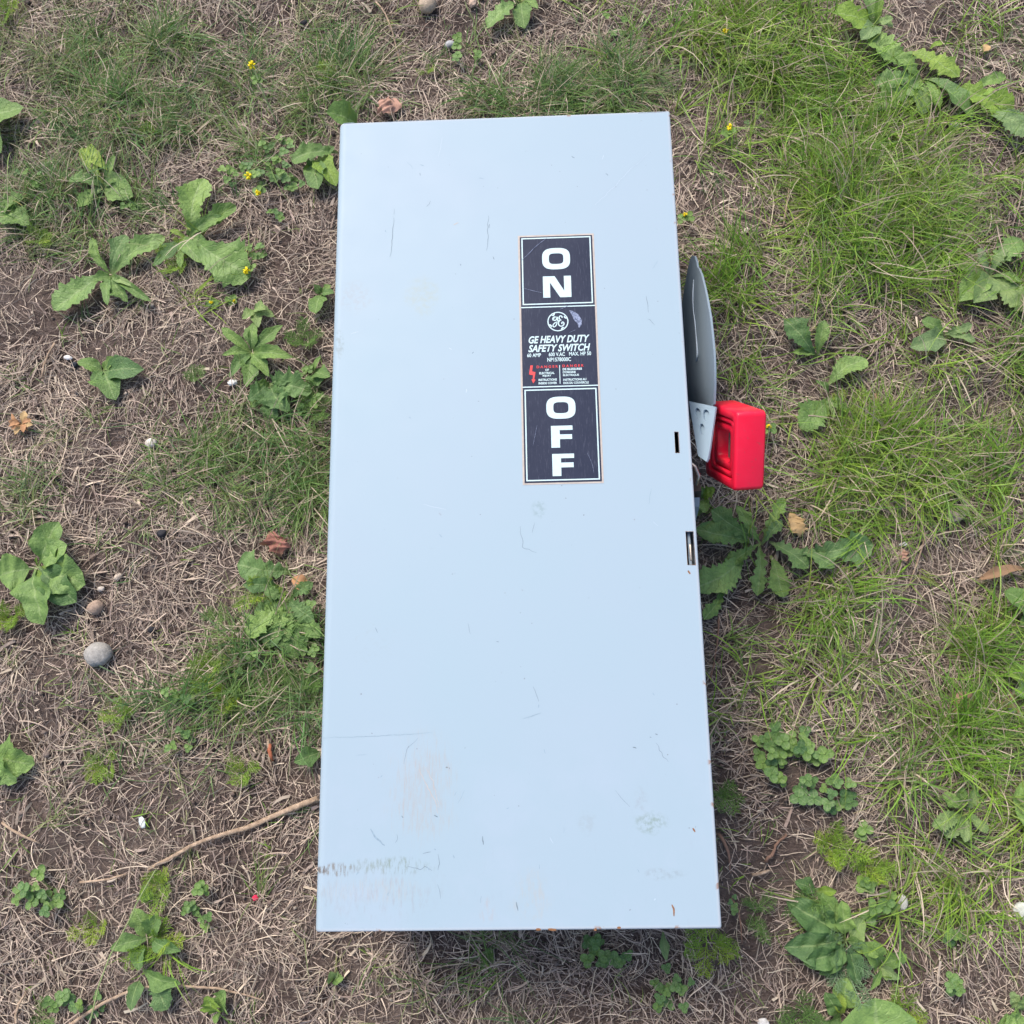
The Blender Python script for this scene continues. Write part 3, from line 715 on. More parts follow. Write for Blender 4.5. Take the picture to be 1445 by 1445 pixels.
# ------------------------------------------------------------------ green grass
G_R = [(1100, 70, 100, 90, 1.3), (1010, 40, 60, 50, .9), (1230, 170, 90, 70, 1.2), (1180, 230, 70, 60, .9), (1350, 260, 110, 60, 1.3), (1260, 330, 90, 70, 1.3), (1180, 130, 60, 60, .8), (1030, 380, 45, 60, .8), (1100, 300, 60, 60, .35),
       (1240, 420, 70, 60, 1.0), (1040, 470, 40, 60, .7), (1160, 450, 60, 50, .5), (1430, 440, 60, 70, 1.1), (1420, 540, 60, 50, 1.0), (1250, 650, 90, 50, 1.4), (1320, 620, 60, 50, 1.1), (1180, 700, 70, 40, .8), (1120, 600, 60, 60, .5), (1150, 560, 60, 40, .5),
       (1190, 850, 50, 90, .8), (1200, 770, 70, 40, .5), (1100, 980, 90, 40, 1.0), (1050, 1000, 40, 40, .6), (1400, 930, 80, 80, 1.1), (1300, 830, 100, 90, .35), (1400, 740, 60, 60, .4), (1270, 1060, 90, 50, .8), (1380, 1090, 60, 70, 1.0), (1420, 1250, 50, 80, .9),
       (1300, 1200, 80, 60, .4), (1380, 1280, 60, 60, .8), (1250, 1285, 60, 20, .9), (1230, 930, 100, 50, .4), (1440, 60, 40, 60, .7), (1330, 130, 70, 40, .5), (1430, 1000, 40, 40, 1.0), (900, 20, 70, 30, .8), (1360, 1400, 70, 50, .35), (1300, 500, 80, 60, .35), (1200, 20, 60, 40, .5)]
G_L = [(100, 60, 160, 60, .8), (220, 150, 140, 70, 1.0), (60, 220, 90, 70, 1.0), (110, 290, 80, 40, 1.1), (330, 90, 90, 50, .6), (240, 90, 70, 60, .5), (480, 50, 60, 50, .35), (800, 115, 90, 28, 1.4), (760, 145, 80, 18, 1.0), (870, 130, 50, 25, .8), (700, 90, 60, 40, .35),
       (330, 640, 55, 35, 1.0), (260, 690, 60, 40, .5), (400, 660, 40, 30, .5), (60, 650, 60, 50, .55), (160, 700, 60, 25, .4), (420, 730, 30, 50, .6), (330, 910, 30, 60, 1.1), (380, 980, 40, 40, .4), (240, 1010, 70, 35, .6), (390, 1010, 40, 30, .3),
       (480, 110, 40, 40, .4), (700, 1335, 22, 22, 1.1), (350, 1280, 50, 50, .35), (30, 700, 40, 40, .3), (180, 1070, 50, 40, .25), (430, 940, 20, 50, .4), (380, 560, 70, 40, .2), (650, 1350, 80, 30, .15)]
WEEDS = [(1320, 110, 60, 45, 1), (1400, 160, 40, 30, 1), (1230, 40, 35, 40, 1), (1400, 390, 50, 40, 1), (1150, 490, 45, 40, 1), (1160, 580, 35, 22, .8), (1080, 770, 75, 45, 1.1), (1180, 775, 40, 25, .8), (1100, 1060, 50, 45, 1), (1160, 1110, 40, 25, 1), (1355, 1145, 35, 30, 1), (1180, 1310, 70, 60, 1), (1190, 1205, 60, 30, 1), (1250, 1365, 40, 25, 1), (270, 330, 60, 45, 1), (150, 395, 60, 40, 1), (140, 265, 40, 35, .9), (400, 240, 50, 35, 1), (60, 805, 50, 50, 1), (1030, 1200, 60, 120, .5)]
def grass(n_tuft, lst, lmin, lmax, pal, half, lean, floor=.01, wmin=.0006, wmax=.0014, nb=(5, 18), outd=.08, spread=.0045):
    def wgt(x, y):
        px, py = survey(np.stack([x, y, np.full_like(x, .01)], 1)); fr = ((px > -80) & (px < 1525) & (py > -80) & (py < 1525))
        d = gauss(px, py, lst) * (.12 + 1.75 * lattice(x, y, .035, 21) ** 1.5) * np.clip(1 - .85 * gauss(px, py, WEEDS), .08, 1) + floor
        return np.clip(np.where(fr, d / 2.2, outd), 0, 1) * outside_box(x, y, .004)
    P = pick(n_tuft, half, wgt); cnt = rng.integers(nb[0], nb[1], n_tuft); idx = np.repeat(np.arange(n_tuft), cnt); n = len(idx); S_ = 6
    az0 = rng.uniform(0, 2 * np.pi, n_tuft); strong = rng.uniform(.0, 1, n_tuft)
    az = np.where(rng.random(n) < .35 + .5 * strong[idx], az0[idx] + rng.normal(0, .55, n), rng.uniform(0, 2 * np.pi, n))
    px, py = P[idx, 0] + rng.normal(0, spread, n), P[idx, 1] + rng.normal(0, spread, n)
    ln = rng.uniform(lmin, lmax, n) * rng.uniform(.6, 1.15, n_tuft)[idx]; el0 = np.clip(rng.normal(lean, .30, n), .12, 1.45); drop = rng.uniform(.2, 1.5, n)
    C = np.zeros((n, S_, 3)); side = np.zeros((n, S_, 3)); cx, cy, cz = px.copy(), py.copy(), hgt(px, py) + .0; tw = rng.normal(0, .5, n); curl = rng.normal(0, .45, n)
    for s in range(S_):
        t = s / (S_ - 1); el = el0 - drop * t * 1.1; a = az + curl * t
        if s: cx, cy, cz = cx + np.cos(a) * np.cos(el) * ln / (S_ - 1), cy + np.sin(a) * np.cos(el) * ln / (S_ - 1), cz + np.sin(el) * ln / (S_ - 1)
        cz = np.maximum(cz, hgt(cx, cy) + .0015)
        # blades cannot pass through the metal: those near the box stay outside it
        C[:, s] = np.stack([cx, cy, cz], 1)
        r = tw + t * .5; side[:, s] = np.stack([-np.sin(a) * np.cos(r), np.cos(a) * np.cos(r), np.sin(r)], 1)
    inside = (~outside_box(C[:, :, 0], C[:, :, 1], .010)) & (C[:, :, 2] < H + .03)
    keep = ~inside.any(1); C, side, ln, idx = C[keep], side[keep], ln[keep], idx[keep]; n = len(C)
    t = np.linspace(0, 1, S_)[None]; Wd = rng.uniform(wmin, wmax, n)[:, None] * (1 - .88 * t ** 1.8)
    pal = np.array(pal); tc = pal[rng.integers(0, len(pal), n_tuft)][idx]; bc = pal[rng.integers(0, len(pal), n)]
    c = (tc * .6 + bc * .4) * rng.uniform(.75, 1.3, n)[:, None]
    dry = rng.random(n) < .20; c[dry] = np.array(DRY)[rng.integers(0, len(DRY), dry.sum())]
    T = c[:, None] * (1 + .0 * t[..., None]); base = np.array([.24, .20, .11]); k = np.clip(1 - t * 3.2, 0, 1)[..., None] * .55
    T = T * (1 - k) + base * k; tipdry = (rng.random(n) < .3)[:, None, None] * np.clip(t * 4 - 3.0, 0, 1)[..., None]
    T = T * (1 - tipdry) + np.array([.34, .27, .15]) * tipdry
    return ribbons(C, Wd, side, T)
LUSH = [(.145, .285, .026), (.195, .345, .034), (.095, .21, .03), (.25, .38, .05), (.16, .27, .07), (.22, .29, .06)]
FRESH = [(.095, .20, .055), (.12, .22, .05), (.075, .155, .055), (.155, .23, .065)]
DULL = [(.115, .205, .055), (.155, .24, .06), (.085, .17, .055), (.19, .225, .09), (.11, .17, .08), (.22, .225, .105)]
G_X = [(1110, 60, 60, 60, 1.6), (1220, 170, 60, 40, 1.0), (1200, 240, 50, 50, 1.5), (1240, 330, 50, 60, 1.5), (1340, 270, 70, 40, 1.2), (1290, 650, 60, 30, 1.6), (1225, 640, 40, 40, 1.2), (1430, 500, 40, 80, 1.4), (1195, 840, 20, 50, .9), (1420, 950, 40, 50, 1.2), (1270, 1085, 60, 24, .9), (1060, 990, 50, 24, .9), (1245, 1290, 40, 14, 1.0), (1400, 1120, 40, 50, .7), (1040, 400, 25, 40, .7), (1400, 700, 40, 60, .4), (1330, 190, 80, 30, .9)]
G_Y = [(110, 290, 60, 30, 1.4), (60, 230, 60, 40, .8), (240, 140, 90, 40, .9), (200, 50, 90, 30, .8), (330, 640, 40, 24, 1.8), (260, 680, 40, 20, .7), (800, 120, 70, 20, 1.8), (760, 150, 60, 10, 1.2), (335, 900, 20, 50, 2.0), (300, 970, 30, 30, 1.4), (240, 1010, 40, 20, 1.1), (415, 700, 24, 60, 1.8), (400, 900, 30, 50, 2.2), (430, 780, 16, 40, 1.4), (440, 990, 12, 30, 1.0), (700, 1335, 14, 12, 1.6), (60, 660, 40, 30, .7), (480, 100, 24, 40, .7)]
stuff('green_grass', [grass(1350, G_R, .026, .070, LUSH, 1.0, .78, .01, .0006, .0015, (6, 20)), grass(150, G_X, .030, .080, LUSH, 1.0, .95, .0, .0006, .0014, (28, 75), 0, .0085),
                      grass(2700, G_L, .018, .055, DULL, 1.0, .60, .01, .0005, .0012, (6, 20)), grass(150, G_Y, .022, .055, FRESH, 1.0, .75, .0, .0006, .0013, (30, 80), 0, .0085),
                      grass(1000, G_R, .012, .035, DULL, 1.0, .5, .05), grass(3400, [(722, 722, 900, 900, .05)], .007, .026, DULL + LUSH[:2], .9, .5, .05, .0005, .0011, nb=(2, 8))],
      M['grass'], 'thin green grass growing in uneven tufts through the dry thatch', 'grass')

# ------------------------------------------------------------------ weeds
def leaf_mesh(kind, seed, pal):
    r = np.random.default_rng(seed)
    nu, nv = {'dandelion': (42, 9), 'dock': (26, 9), 'plantain': (20, 11), 'lance': (14, 7), 'oval': (12, 7), 'lobed': (36, 9), 'oak': (34, 9)}[kind]
    t = np.linspace(0, 1, nu)
    if kind == 'plantain': half = np.where(t < .24, .035, .035 + .36 * np.sin(np.pi * np.clip((t - .24) / .76, 0, 1) ** .85) ** .62)
    elif kind == 'dandelion':
        env = .035 + .22 * np.clip((t - .12) / .88, 0, 1) ** .7 * (1 - np.clip((t - .78) / .22, 0, 1) ** 2.2) ** .7
        ph = (t * 5.6 + .15) % 1; saw = np.where(ph < .78, ph / .78, (1 - ph) / .22)
        half = env * (1 - .55 * (1 - saw) * (1 - t * .45)) + .004
    elif kind == 'dock':
        half = .03 + .21 * np.clip((t - .1) / .9, 0, 1) ** .9 * (1 - np.clip((t - .62) / .38, 0, 1) ** 1.8) ** .75 / .80
        half = half * (1 + .34 * (((t * 11) % 1) - .5) * (t > .3))
    elif kind == 'lance': half = .02 + .16 * np.sin(np.pi * t ** 1.35) ** .9
    elif kind == 'oval': half = .025 + .30 * np.sin(np.pi * np.clip((t - .1) / .9, 0, 1) ** .9) ** .7 * (t > .1)
    elif kind == 'lobed':
        half = .02 + .36 * np.sin(np.pi * np.clip((t - .2) / .8, 0, 1) ** .8) ** .6 * (t > .2); half = half * (1 - .38 * np.abs(np.sin(t * 13)) ** .8 * (t > .3)) + .002
    else:
        half = .02 + .30 * np.sin(np.pi * np.clip((t - .08) / .92, 0, 1)) ** .6; half = half * (1 - .45 * np.abs(np.sin(t * 9.5)) * (t > .15)) + .002
    half = half * (1 + .10 * np.interp(t, np.linspace(0, 1, nu), r.normal(0, 1, nu)).clip(-1.5, 1.5) * (.9 if kind != 'plantain' else .25)) * (1 + .12 * np.sin(t * r.uniform(5, 11) + r.uniform(0, 6)))
    half[-1] = .004
    s = np.linspace(-1, 1, nv); U, Tt = np.meshgrid(s, t)
    asym = 1 + .12 * np.sin(t * 9 + r.uniform(0, 6))[:, None] * np.sign(U)
    X = U * half[:, None] * asym; bend = .06 * r.normal() * Tt ** 2 + .02 * np.sin(Tt * 5 + r.uniform(0, 6)); X = X + bend
    back = -.10 * np.abs(U) ** 1.3 * half[:, None] / .25 if kind in ('dandelion', 'oak') else 0
    Y = Tt + back
    arch = r.uniform(.08, .17) * np.sin(np.pi * Tt ** .8) - .03 * Tt ** 3
    fold = r.uniform(.20, .45) * np.abs(U) * half[:, None]
    wave = .034 * np.sin(Tt * r.uniform(9, 14) + np.sign(U) * r.uniform(.5, 2.5)) * np.abs(U) ** 1.6 + .016 * np.sin(Tt * 24 + U * 3) + .010 * np.sin(Tt * 37 + U * 5 + r.uniform(0, 6)) * np.abs(U)
    if kind == 'oak': wave = wave * 2.2; fold = fold * 1.5
    Z = arch + fold + wave * (half[:, None] / .2) - r.uniform(.0, .10) * np.clip(Tt - .75, 0, 1)
    V = np.stack([X, Y, Z], -1)
    k = np.arange(nu * nv).reshape(nu, nv); Fq = np.stack([k[:-1, :-1], k[:-1, 1:], k[1:, 1:], k[1:, :-1]], -1)
    pal = np.array(pal); c = pal[r.integers(0, len(pal))]; T = np.tile(c, (nu, nv, 1)); pt = np.clip(1 - Tt / .2, 0, 1)[..., None]
    T = T * (1 - pt * .5) + np.array([.26, .26, .14]) * pt * .5
    side_v = {'plantain': .35, 'dandelion': .8, 'dock': 1, 'lance': .4, 'oval': .6, 'lobed': .8, 'oak': 1.0}[kind]
    P = np.stack([U, Tt, np.full_like(U, side_v)], -1)
    return fast_mesh(V, Fq, T, P)
GL = [(.175, .29, .08), (.145, .25, .068), (.20, .32, .09)]; GD = [(.105, .20, .065), (.125, .225, .075)]; GP = [(.235, .335, .14), (.21, .31, .12)]; GY = [(.25, .36, .06), (.21, .33, .05)]
LEAF = {}
def leafproto(kind, tone):
    key = (kind, tone)
    if key not in LEAF:
        LEAF[key] = [leaf_mesh(kind, 100 + 13 * len(LEAF) + i, {'l': GL, 'd': GD, 'p': GP, 'y': GY, 'red': [(.32, .15, .12)], 'brown': [(.24, .15, .09)], 'tan': [(.46, .32, .16)], 'pink': [(.42, .25, .19)], 'orange': [(.42, .23, .12)]}[tone]) for i in range(6)]
        for m_ in LEAF[key]: m_.materials.append(M['leaf'] if tone in 'ldpy' else M['dead'])
    return random.choice(LEAF[key])
def plant(name, label, cat, centre, leaves, group=None, lift=.006, wmul=1.0):
    """leaves: (tip_x, tip_y, kind, tone, width factor[, base_x, base_y])"""
    c = gr(*centre); root = empty(name, c, label, cat, group)
    for k, lf in enumerate(leaves):
        tx, ty, kind, tone, wf = lf[:5]; b = gr(lf[5], lf[6]) if len(lf) > 6 else c.copy()
        z = random.uniform(.001, .006); b.z += .002 + .0006 * (k % 6); hb = random.uniform(.003, .012) + lift
        tip = at(tx, ty, h1(at(tx, ty, 0)) + hb); tip.z = h1(tip) + hb
        d = tip - b; ln = d.length; el = math.asin(max(-1, min(1, d.z / ln)))
        o = link('leaf', leafproto(kind, tone), root, b)
        wf *= random.uniform(.74, .98) * wmul; o.scale = (ln * wf, ln, ln * .9); o.rotation_euler = Euler((el, random.uniform(-.25, .25), math.atan2(-d.x, d.y)), 'XYZ')
    return root
def burst(n, r, kinds, tone, wf, cx, cy, a0=0, jit=.3):
    return [(cx + r * random.uniform(.7, 1.15) * math.cos(a), cy + r * random.uniform(.7, 1.15) * math.sin(a), random.choice(kinds), tone, wf * random.uniform(.85, 1.2)) for a in [a0 + 2 * math.pi * (k + random.uniform(-jit, jit)) / n for k in range(n)]]
plant('dandelion', 'large toothed weed with long pale leaves left of the box top', 'weed', (268, 340),
      [(280, 250, 'dock', 'l', 1.35), (333, 292, 'dock', 'l', 1.0), (358, 378, 'dock', 'l', 1.35, 275, 345), (318, 305, 'lance', 'l', .9), (258, 378, 'dock', 'l', .9), (285, 372, 'lance', 'l', 1.2, 262, 338), (282, 312, 'oval', 'l', .8), (292, 340, 'oval', 'l', .8), (240, 322, 'lance', 'y', .9), (215, 375, 'lance', 'd', .9)])
plant('dandelion', 'spreading weed with a broad leaf reaching down left, beside the large toothed weed', 'weed', (160, 392),
      [(78, 440, 'dock', 'l', 1.35), (128, 337, 'dock', 'l', .8), (225, 325, 'dock', 'l', .95), (175, 330, 'dock', 'd', 1.1), (215, 420, 'lance', 'l', .5), (180, 425, 'lobed', 'l', .7), (195, 400, 'lance', 'p', .5), (130, 390, 'oval', 'l', .9), (150, 430, 'lance', 'l', .9)])
plant('broadleaf_weed', 'pale bushy weed half hidden in long grass near the upper left corner', 'weed', (150, 268),
      [(98, 250, 'dock', 'l', 1.4), (112, 292, 'dock', 'l', 1.2), (188, 272, 'oval', 'l', 1.1), (118, 205, 'lance', 'y', .9), (146, 240, 'lance', 'y', .9, 128, 208), (175, 250, 'oval', 'l', 1), (130, 270, 'dock', 'p', 1.3), (160, 215, 'lance', 'l', .7)])
plant('young_plantain', 'small five-leaved weed with glossy oval leaves on bare soil beside a white chip', 'weed', (148, 525),
      [(108, 512, 'oval', 'l', .9), (202, 520, 'oval', 'd', .75), (163, 503, 'oval', 'l', .9), (158, 565, 'oval', 'l', 1.1), (128, 540, 'oval', 'd', .9)])
plant('daisy_rosette', 'neat rosette of ten narrow leaves close to the left edge of the box', 'weed', (358, 500),
      [(316, 460, 'lance', 'l', 1.0), (362, 452, 'lance', 'l', 1.2), (395, 455, 'lance', 'l', 1.1), (413, 500, 'lance', 'l', 1.0), (395, 497, 'oval', 'l', .7), (380, 530, 'lance', 'l', 1.2), (345, 545, 'lance', 'l', 1.1), (318, 527, 'lance', 'd', 1.1), (313, 502, 'lance', 'l', 1.0), (350, 458, 'lance', 'l', .9)])
plant('seedling', 'tiny pale seedling directly above the narrow-leaved rosette', 'weed', (362, 440), [(340, 448, 'oval', 'p', .9), (386, 446, 'oval', 'p', .9), (365, 428, 'oval', 'p', 1), (374, 433, 'oval', 'p', 1), (366, 460, 'lance', 'p', 1.2)])
plant('cinquefoil', 'low plant with dark lobed leaflets just below the narrow-leaved rosette', 'weed', (382, 545),
      [(344, 555, 'lobed', 'd', 1.1), (352, 572, 'lobed', 'l', 1), (385, 592, 'lobed', 'd', 1.2), (405, 580, 'lobed', 'd', 1), (412, 530, 'lobed', 'd', 1.1), (440, 548, 'lobed', 'd', 1.1), (362, 535, 'lobed', 'l', .9), (400, 552, 'lobed', 'p', .8), (420, 555, 'lobed', 'd', 1.0)])
plant('broadleaf_plantain', 'broadleaf plantain with large round leaves at the left edge of the picture', 'plantain', (57, 800),
      [(-2, 808, 'plantain', 'l', 1.25), (78, 735, 'plantain', 'l', 1.05), (92, 768, 'plantain', 'l', 1.2), (60, 880, 'plantain', 'l', .95), (118, 822, 'plantain', 'l', 1.1), (110, 845, 'plantain', 'd', .9), (78, 832, 'oval', 'd', 1.0), (66, 826, 'oval', 'y', 1.0), (48, 785, 'lance', 'y', .7)])
plant('dandelion', 'dark jagged dandelion against the left side of the box beside a red leaf', 'dandelion', (408, 845),
      [(334, 795, 'dandelion', 'd', 1.5, 412, 808), (372, 838, 'dandelion', 'd', 1.2), (350, 900, 'dandelion', 'l', 1.2), (385, 915, 'dandelion', 'd', 1.3), (430, 905, 'dandelion', 'd', 1.2), (445, 870, 'dandelion', 'd', 1.1), (440, 820, 'dandelion', 'd', 1.1), (385, 885, 'dandelion', 'l', 1.0), (418, 930, 'dandelion', 'd', 1.0), (360, 870, 'dandelion', 'd', 1.1), (400, 905, 'dock', 'l', 1.1), (450, 900, 'dandelion', 'l', 1.1, 425, 870), (345, 815, 'lance', 'd', 1.0, 400, 830)], wmul=1.15)
plant('leaf_weed', 'single broad green leaf cut by the left edge near the top', 'weed', (-22, 185), [(30, 150, 'oval', 'l', 1.25), (-5, 215, 'oval', 'l', 1)])
plant('leaf_weed', 'low green lobed leaf at the left edge below the upper grass', 'weed', (-2, 300), [(36, 318, 'lobed', 'l', 1.2), (32, 280, 'lobed', 'l', 1)])
plant('leaf_weed', 'broken lobed leaf lying at the left edge below the grey stone', 'weed', (-12, 1065), [(46, 1082, 'lobed', 'l', 1.2), (20, 1105, 'lobed', 'l', 1.1)])
plant('leaf_weed', 'single dark oval leaf touching the left side of the box above the long stick', 'weed', (455, 1060), [(416, 1078, 'oval', 'd', 1.2)])
plant('leaf_weed', 'green leaf poking out above the top left corner of the box', 'weed', (506, 182), [(462, 152, 'oval', 'l', 1.1)], lift=.03)
plant('leafy_weed', 'tall strip of oval leaves at the lower left crossed by a thin stalk', 'weed', (215, 1320),
      [(185, 1285, 'oval', 'l', 1.1), (222, 1290, 'oval', 'l', 1.1), (158, 1345, 'lance', 'l', 1.2), (188, 1370, 'oval', 'd', 1.1, 200, 1330), (235, 1425, 'dock', 'd', 1.5, 215, 1365), (255, 1380, 'lance', 'l', 1.3, 205, 1365), (200, 1250, 'oval', 'l', 1.1, 215, 1275), (250, 1350, 'lance', 'd', .9), (178, 1425, 'oval', 'd', .9, 200, 1380)])
plant('leaf_weed', 'small bright leaf at the bottom edge right of the arched stalk', 'weed', (312, 1425), [(300, 1405, 'lobed', 'y', 1.2), (322, 1402, 'lobed', 'l', 1.1), (308, 1442, 'oval', 'l', 1.1)])
plant('seedling', 'tiny seedling alone on the bare thatch below the bottom left of the box', 'seedling', (472, 1378), [(460, 1376, 'oval', 'p', 1.2), (484, 1381, 'oval', 'l', 1.2), (476, 1387, 'oval', 'l', 1.1), (474, 1370, 'lance', 'p', 1)])
plant('leafy_weed', 'leafy weed at the top edge above the box beside a pinkish pebble', 'weed', (735, 8),
      [(685, 36, 'dandelion', 'l', 1.1), (712, -12, 'lance', 'y', 1.1), (758, 12, 'dock', 'l', .9), (722, -20, 'lance', 'l', .9), (745, 38, 'oval', 'l', 1.0), (772, -15, 'dock', 'y', .9)])
plant('upright_weed', 'yellow-green weed with broad upright leaves near the top edge, left of the long dandelion', 'weed', (1232, 42),
      [(1178, 18, 'oval', 'y', 1.2), (1222, -18, 'lance', 'l', 1.3), (1262, 18, 'dock', 'p', 1.3), (1218, 52, 'oval', 'p', 1.0), (1240, -5, 'lance', 'y', 1.0), (1258, 40, 'oval', 'p', .9)], lift=.012)
plant('dandelion', 'large light green dandelion sprawling through the grass in the upper right', 'dandelion', (1298, 118),
      [(1222, 52, 'dock', 'l', 1.3, 1280, 115), (1268, 66, 'dandelion', 'l', 1.0), (1352, 108, 'dandelion', 'y', 1.4, 1275, 80), (1235, 118, 'dandelion', 'l', 1.1), (1232, 150, 'dandelion', 'l', 1.2), (1275, 150, 'dandelion', 'l', 1.1), (1298, 158, 'dandelion', 'p', 1.1), (1325, 148, 'dandelion', 'l', 1.1), (1420, 105, 'dock', 'l', 1.1, 1362, 135), (1432, 158, 'dandelion', 'y', 1.5, 1330, 135), (1452, 195, 'dock', 'p', 1.5, 1385, 165), (1378, 165, 'lance', 'l', 1.0), (1330, 62, 'oval', 'y', 1.0, 1310, 72), (1340, 130, 'dandelion', 'l', 1.1)])
plant('dandelion', 'pale dandelion with big leaves cut by the right edge, upper middle', 'dandelion', (1392, 392),
      [(1455, 440, 'dock', 'p', 1.5), (1442, 335, 'dandelion', 'l', 1.4), (1345, 372, 'dandelion', 'p', .9), (1352, 420, 'oval', 'l', 1.0), (1380, 350, 'dandelion', 'p', 1.0), (1372, 425, 'oval', 'p', 1.0), (1412, 345, 'dandelion', 'p', 1.1), (1440, 400, 'dandelion', 'l', 1.2)])
plant('leafy_weed', 'faded leaves under tall grass just below the pale dandelion at the right', 'weed', (1330, 475), [(1285, 490, 'oval', 'p', 1.1), (1370, 455, 'dandelion', 'p', 1.3), (1375, 485, 'dock', 'p', .9), (1300, 455, 'oval', 'l', 1.0)])
plant('leafy_weed', 'broad green leaves among grass right of the grey sector plate', 'weed', (1150, 505),
      [(1110, 448, 'dock', 'd', 1.3), (1220, 502, 'dock', 'l', 1.5, 1165, 545), (1165, 450, 'dock', 'l', 1.0), (1120, 500, 'dock', 'l', 1.0)])
plant('leafy_weed', 'two pale leaves with a bent stalk right of the red grip', 'weed', (1168, 560), [(1128, 602, 'dock', 'l', 1.5), (1175, 592, 'lance', 'p', .8), (1198, 580, 'lobed', 'l', .7), (1150, 540, 'lance', 'l', .8)])
plant('dandelion', 'big flat dandelion rosette beside the box, below the red grip', 'dandelion', (1072, 770),
      [(982, 748, 'dandelion', 'l', 1.1, 1062, 770), (1008, 715, 'dandelion', 'l', 1.1, 1065, 762), (1042, 712, 'dandelion', 'l', .9), (1108, 702, 'dandelion', 'l', .7), (985, 838, 'dock', 'l', 1.35, 1050, 785), (1022, 800, 'dandelion', 'l', 1.0), (1070, 840, 'dandelion', 'l', .8), (1108, 842, 'dock', 'l', 1.3, 1085, 785), (1142, 800, 'dandelion', 'd', 1.4, 1085, 765), (1232, 762, 'dandelion', 'd', 1.3, 1125, 785), (1178, 800, 'dandelion', 'd', 1.1, 1120, 775), (1105, 735, 'dandelion', 'd', 1.1), (990, 870, 'dandelion', 'l', .9, 1020, 830)])
plant('leaf_weed', 'smooth green leaf entering from the right edge at mid height', 'weed', (1462, 868), [(1418, 838, 'oval', 'l', 1.2), (1440, 880, 'oval', 'l', 1)])
plant('leaf_weed', 'round green leaf at the right edge in the lower half', 'weed', (1468, 1142), [(1430, 1130, 'plantain', 'l', 1.6), (1440, 1162, 'oval', 'l', 1)])
plant('leaf_weed', 'clump of small bright leaves at the right edge below the white chip', 'weed', (1462, 968), [(1428, 955, 'lobed', 'y', 1.3), (1438, 985, 'lobed', 'l', 1.2), (1420, 940, 'oval', 'y', 1)])
plant('pale_rosette', 'flat pale green rosette with lobed leaves in the lower right grass', 'weed', (1355, 1145),
      [(1315, 1165, 'dock', 'p', 1.3), (1342, 1185, 'dock', 'p', 1.4), (1362, 1188, 'dock', 'p', 1.3), (1390, 1178, 'dock', 'p', 1.3), (1372, 1112, 'dock', 'p', 1.2), (1328, 1128, 'dock', 'l', 1.2), (1348, 1112, 'oval', 'l', .9)])
plant('leafy_weed', 'dense clump of rounded grey-green leaves at the lower right under arching grass', 'weed', (1190, 1325),
      [(1112, 1272, 'plantain', 'd', 1.2), (1158, 1262, 'plantain', 'l', 1.2), (1185, 1272, 'plantain', 'l', 1.0), (1108, 1335, 'plantain', 'd', 1.2), (1135, 1360, 'plantain', 'd', 1.1), (1222, 1300, 'plantain', 'p', 1.5), (1165, 1320, 'plantain', 'l', 1.0), (1222, 1330, 'plantain', 'l', 1.3), (1240, 1350, 'plantain', 'l', 1.0), (1160, 1378, 'plantain', 'd', 1.1), (1210, 1390, 'plantain', 'd', 1.1)], wmul=.58)
plant('leafy_weed', 'smooth-leaved weed right of the dense clump in the lower right', 'weed', (1238, 1362), [(1280, 1348, 'oval', 'l', .9), (1272, 1378, 'oval', 'p', .8), (1215, 1330, 'oval', 'l', .9), (1232, 1330, 'lance', 'l', 1.0), (1250, 1385, 'oval', 'p', 1.0), (1228, 1398, 'lance', 'l', .8)])
plant('leafy_weed', 'shaded upright leaves at the bottom edge below the dense clump', 'weed', (1185, 1430), [(1200, 1382, 'plantain', 'l', 1.3), (1165, 1400, 'plantain', 'd', 1.2), (1190, 1402, 'oval', 'y', 1.2), (1160, 1440, 'oval', 'd', .9)], wmul=.75)
plant('broadleaf_plantain', 'single large round plantain leaf cut by the bottom edge at the lower right', 'plantain', (1235, 1500), [(1232, 1410, 'plantain', 'l', 1.9), (1190, 1470, 'plantain', 'l', 1.2)])
plant('leafy_weed', 'few round leaves and a yellow one right of the dandelion-free bare soil, lower right', 'weed', (1150, 1256), [(1122, 1250, 'oval', 'd', 1.1), (1180, 1256, 'oval', 'y', 1), (1172, 1290, 'oval', 'l', 1)])
plant('cut_leaf_weed', 'serrated bright leaves at the bottom right corner', 'weed', (1438, 1425), [(1405, 1440, 'lobed', 'l', 1.1), (1428, 1400, 'lobed', 'p', 1.1), (1420, 1455, 'lobed', 'l', 1), (1450, 1405, 'lobed', 'p', 1)])
plant('cut_leaf_weed', 'bright serrated sprig wedged against the box edge under the red grip', 'weed', (990, 705), [(1010, 692, 'lobed', 'y', 1.2), (1000, 722, 'lobed', 'l', 1.2), (988, 690, 'lobed', 'l', 1.2), (985, 728, 'lobed', 'l', 1)])
plant('leaf_weed', 'pale narrow leaf below the bottom edge of the box between clover and feathery sprig', 'weed', (934, 1312), [(943, 1356, 'lance', 'p', 1.0)])
plant('broadleaf_weed', 'dark leaf cluster beside the box at its upper left side, right of yellow flowers', 'weed', (448, 230), [(410, 218, 'dock', 'l', 1.3, 478, 218), (470, 205, 'dock', 'd', 1.0), (455, 262, 'oval', 'l', 1.0), (432, 250, 'oval', 'y', .9), (472, 262, 'oval', 'y', 1.0)])
plant('broadleaf_weed', 'small leaves against the left edge of the box above the feathery sprig', 'weed', (455, 418), [(442, 402, 'oval', 'd', 1.2), (466, 402, 'oval', 'l', 1), (450, 440, 'oval', 'l', 1.1), (468, 416, 'oval', 'd', 1)])
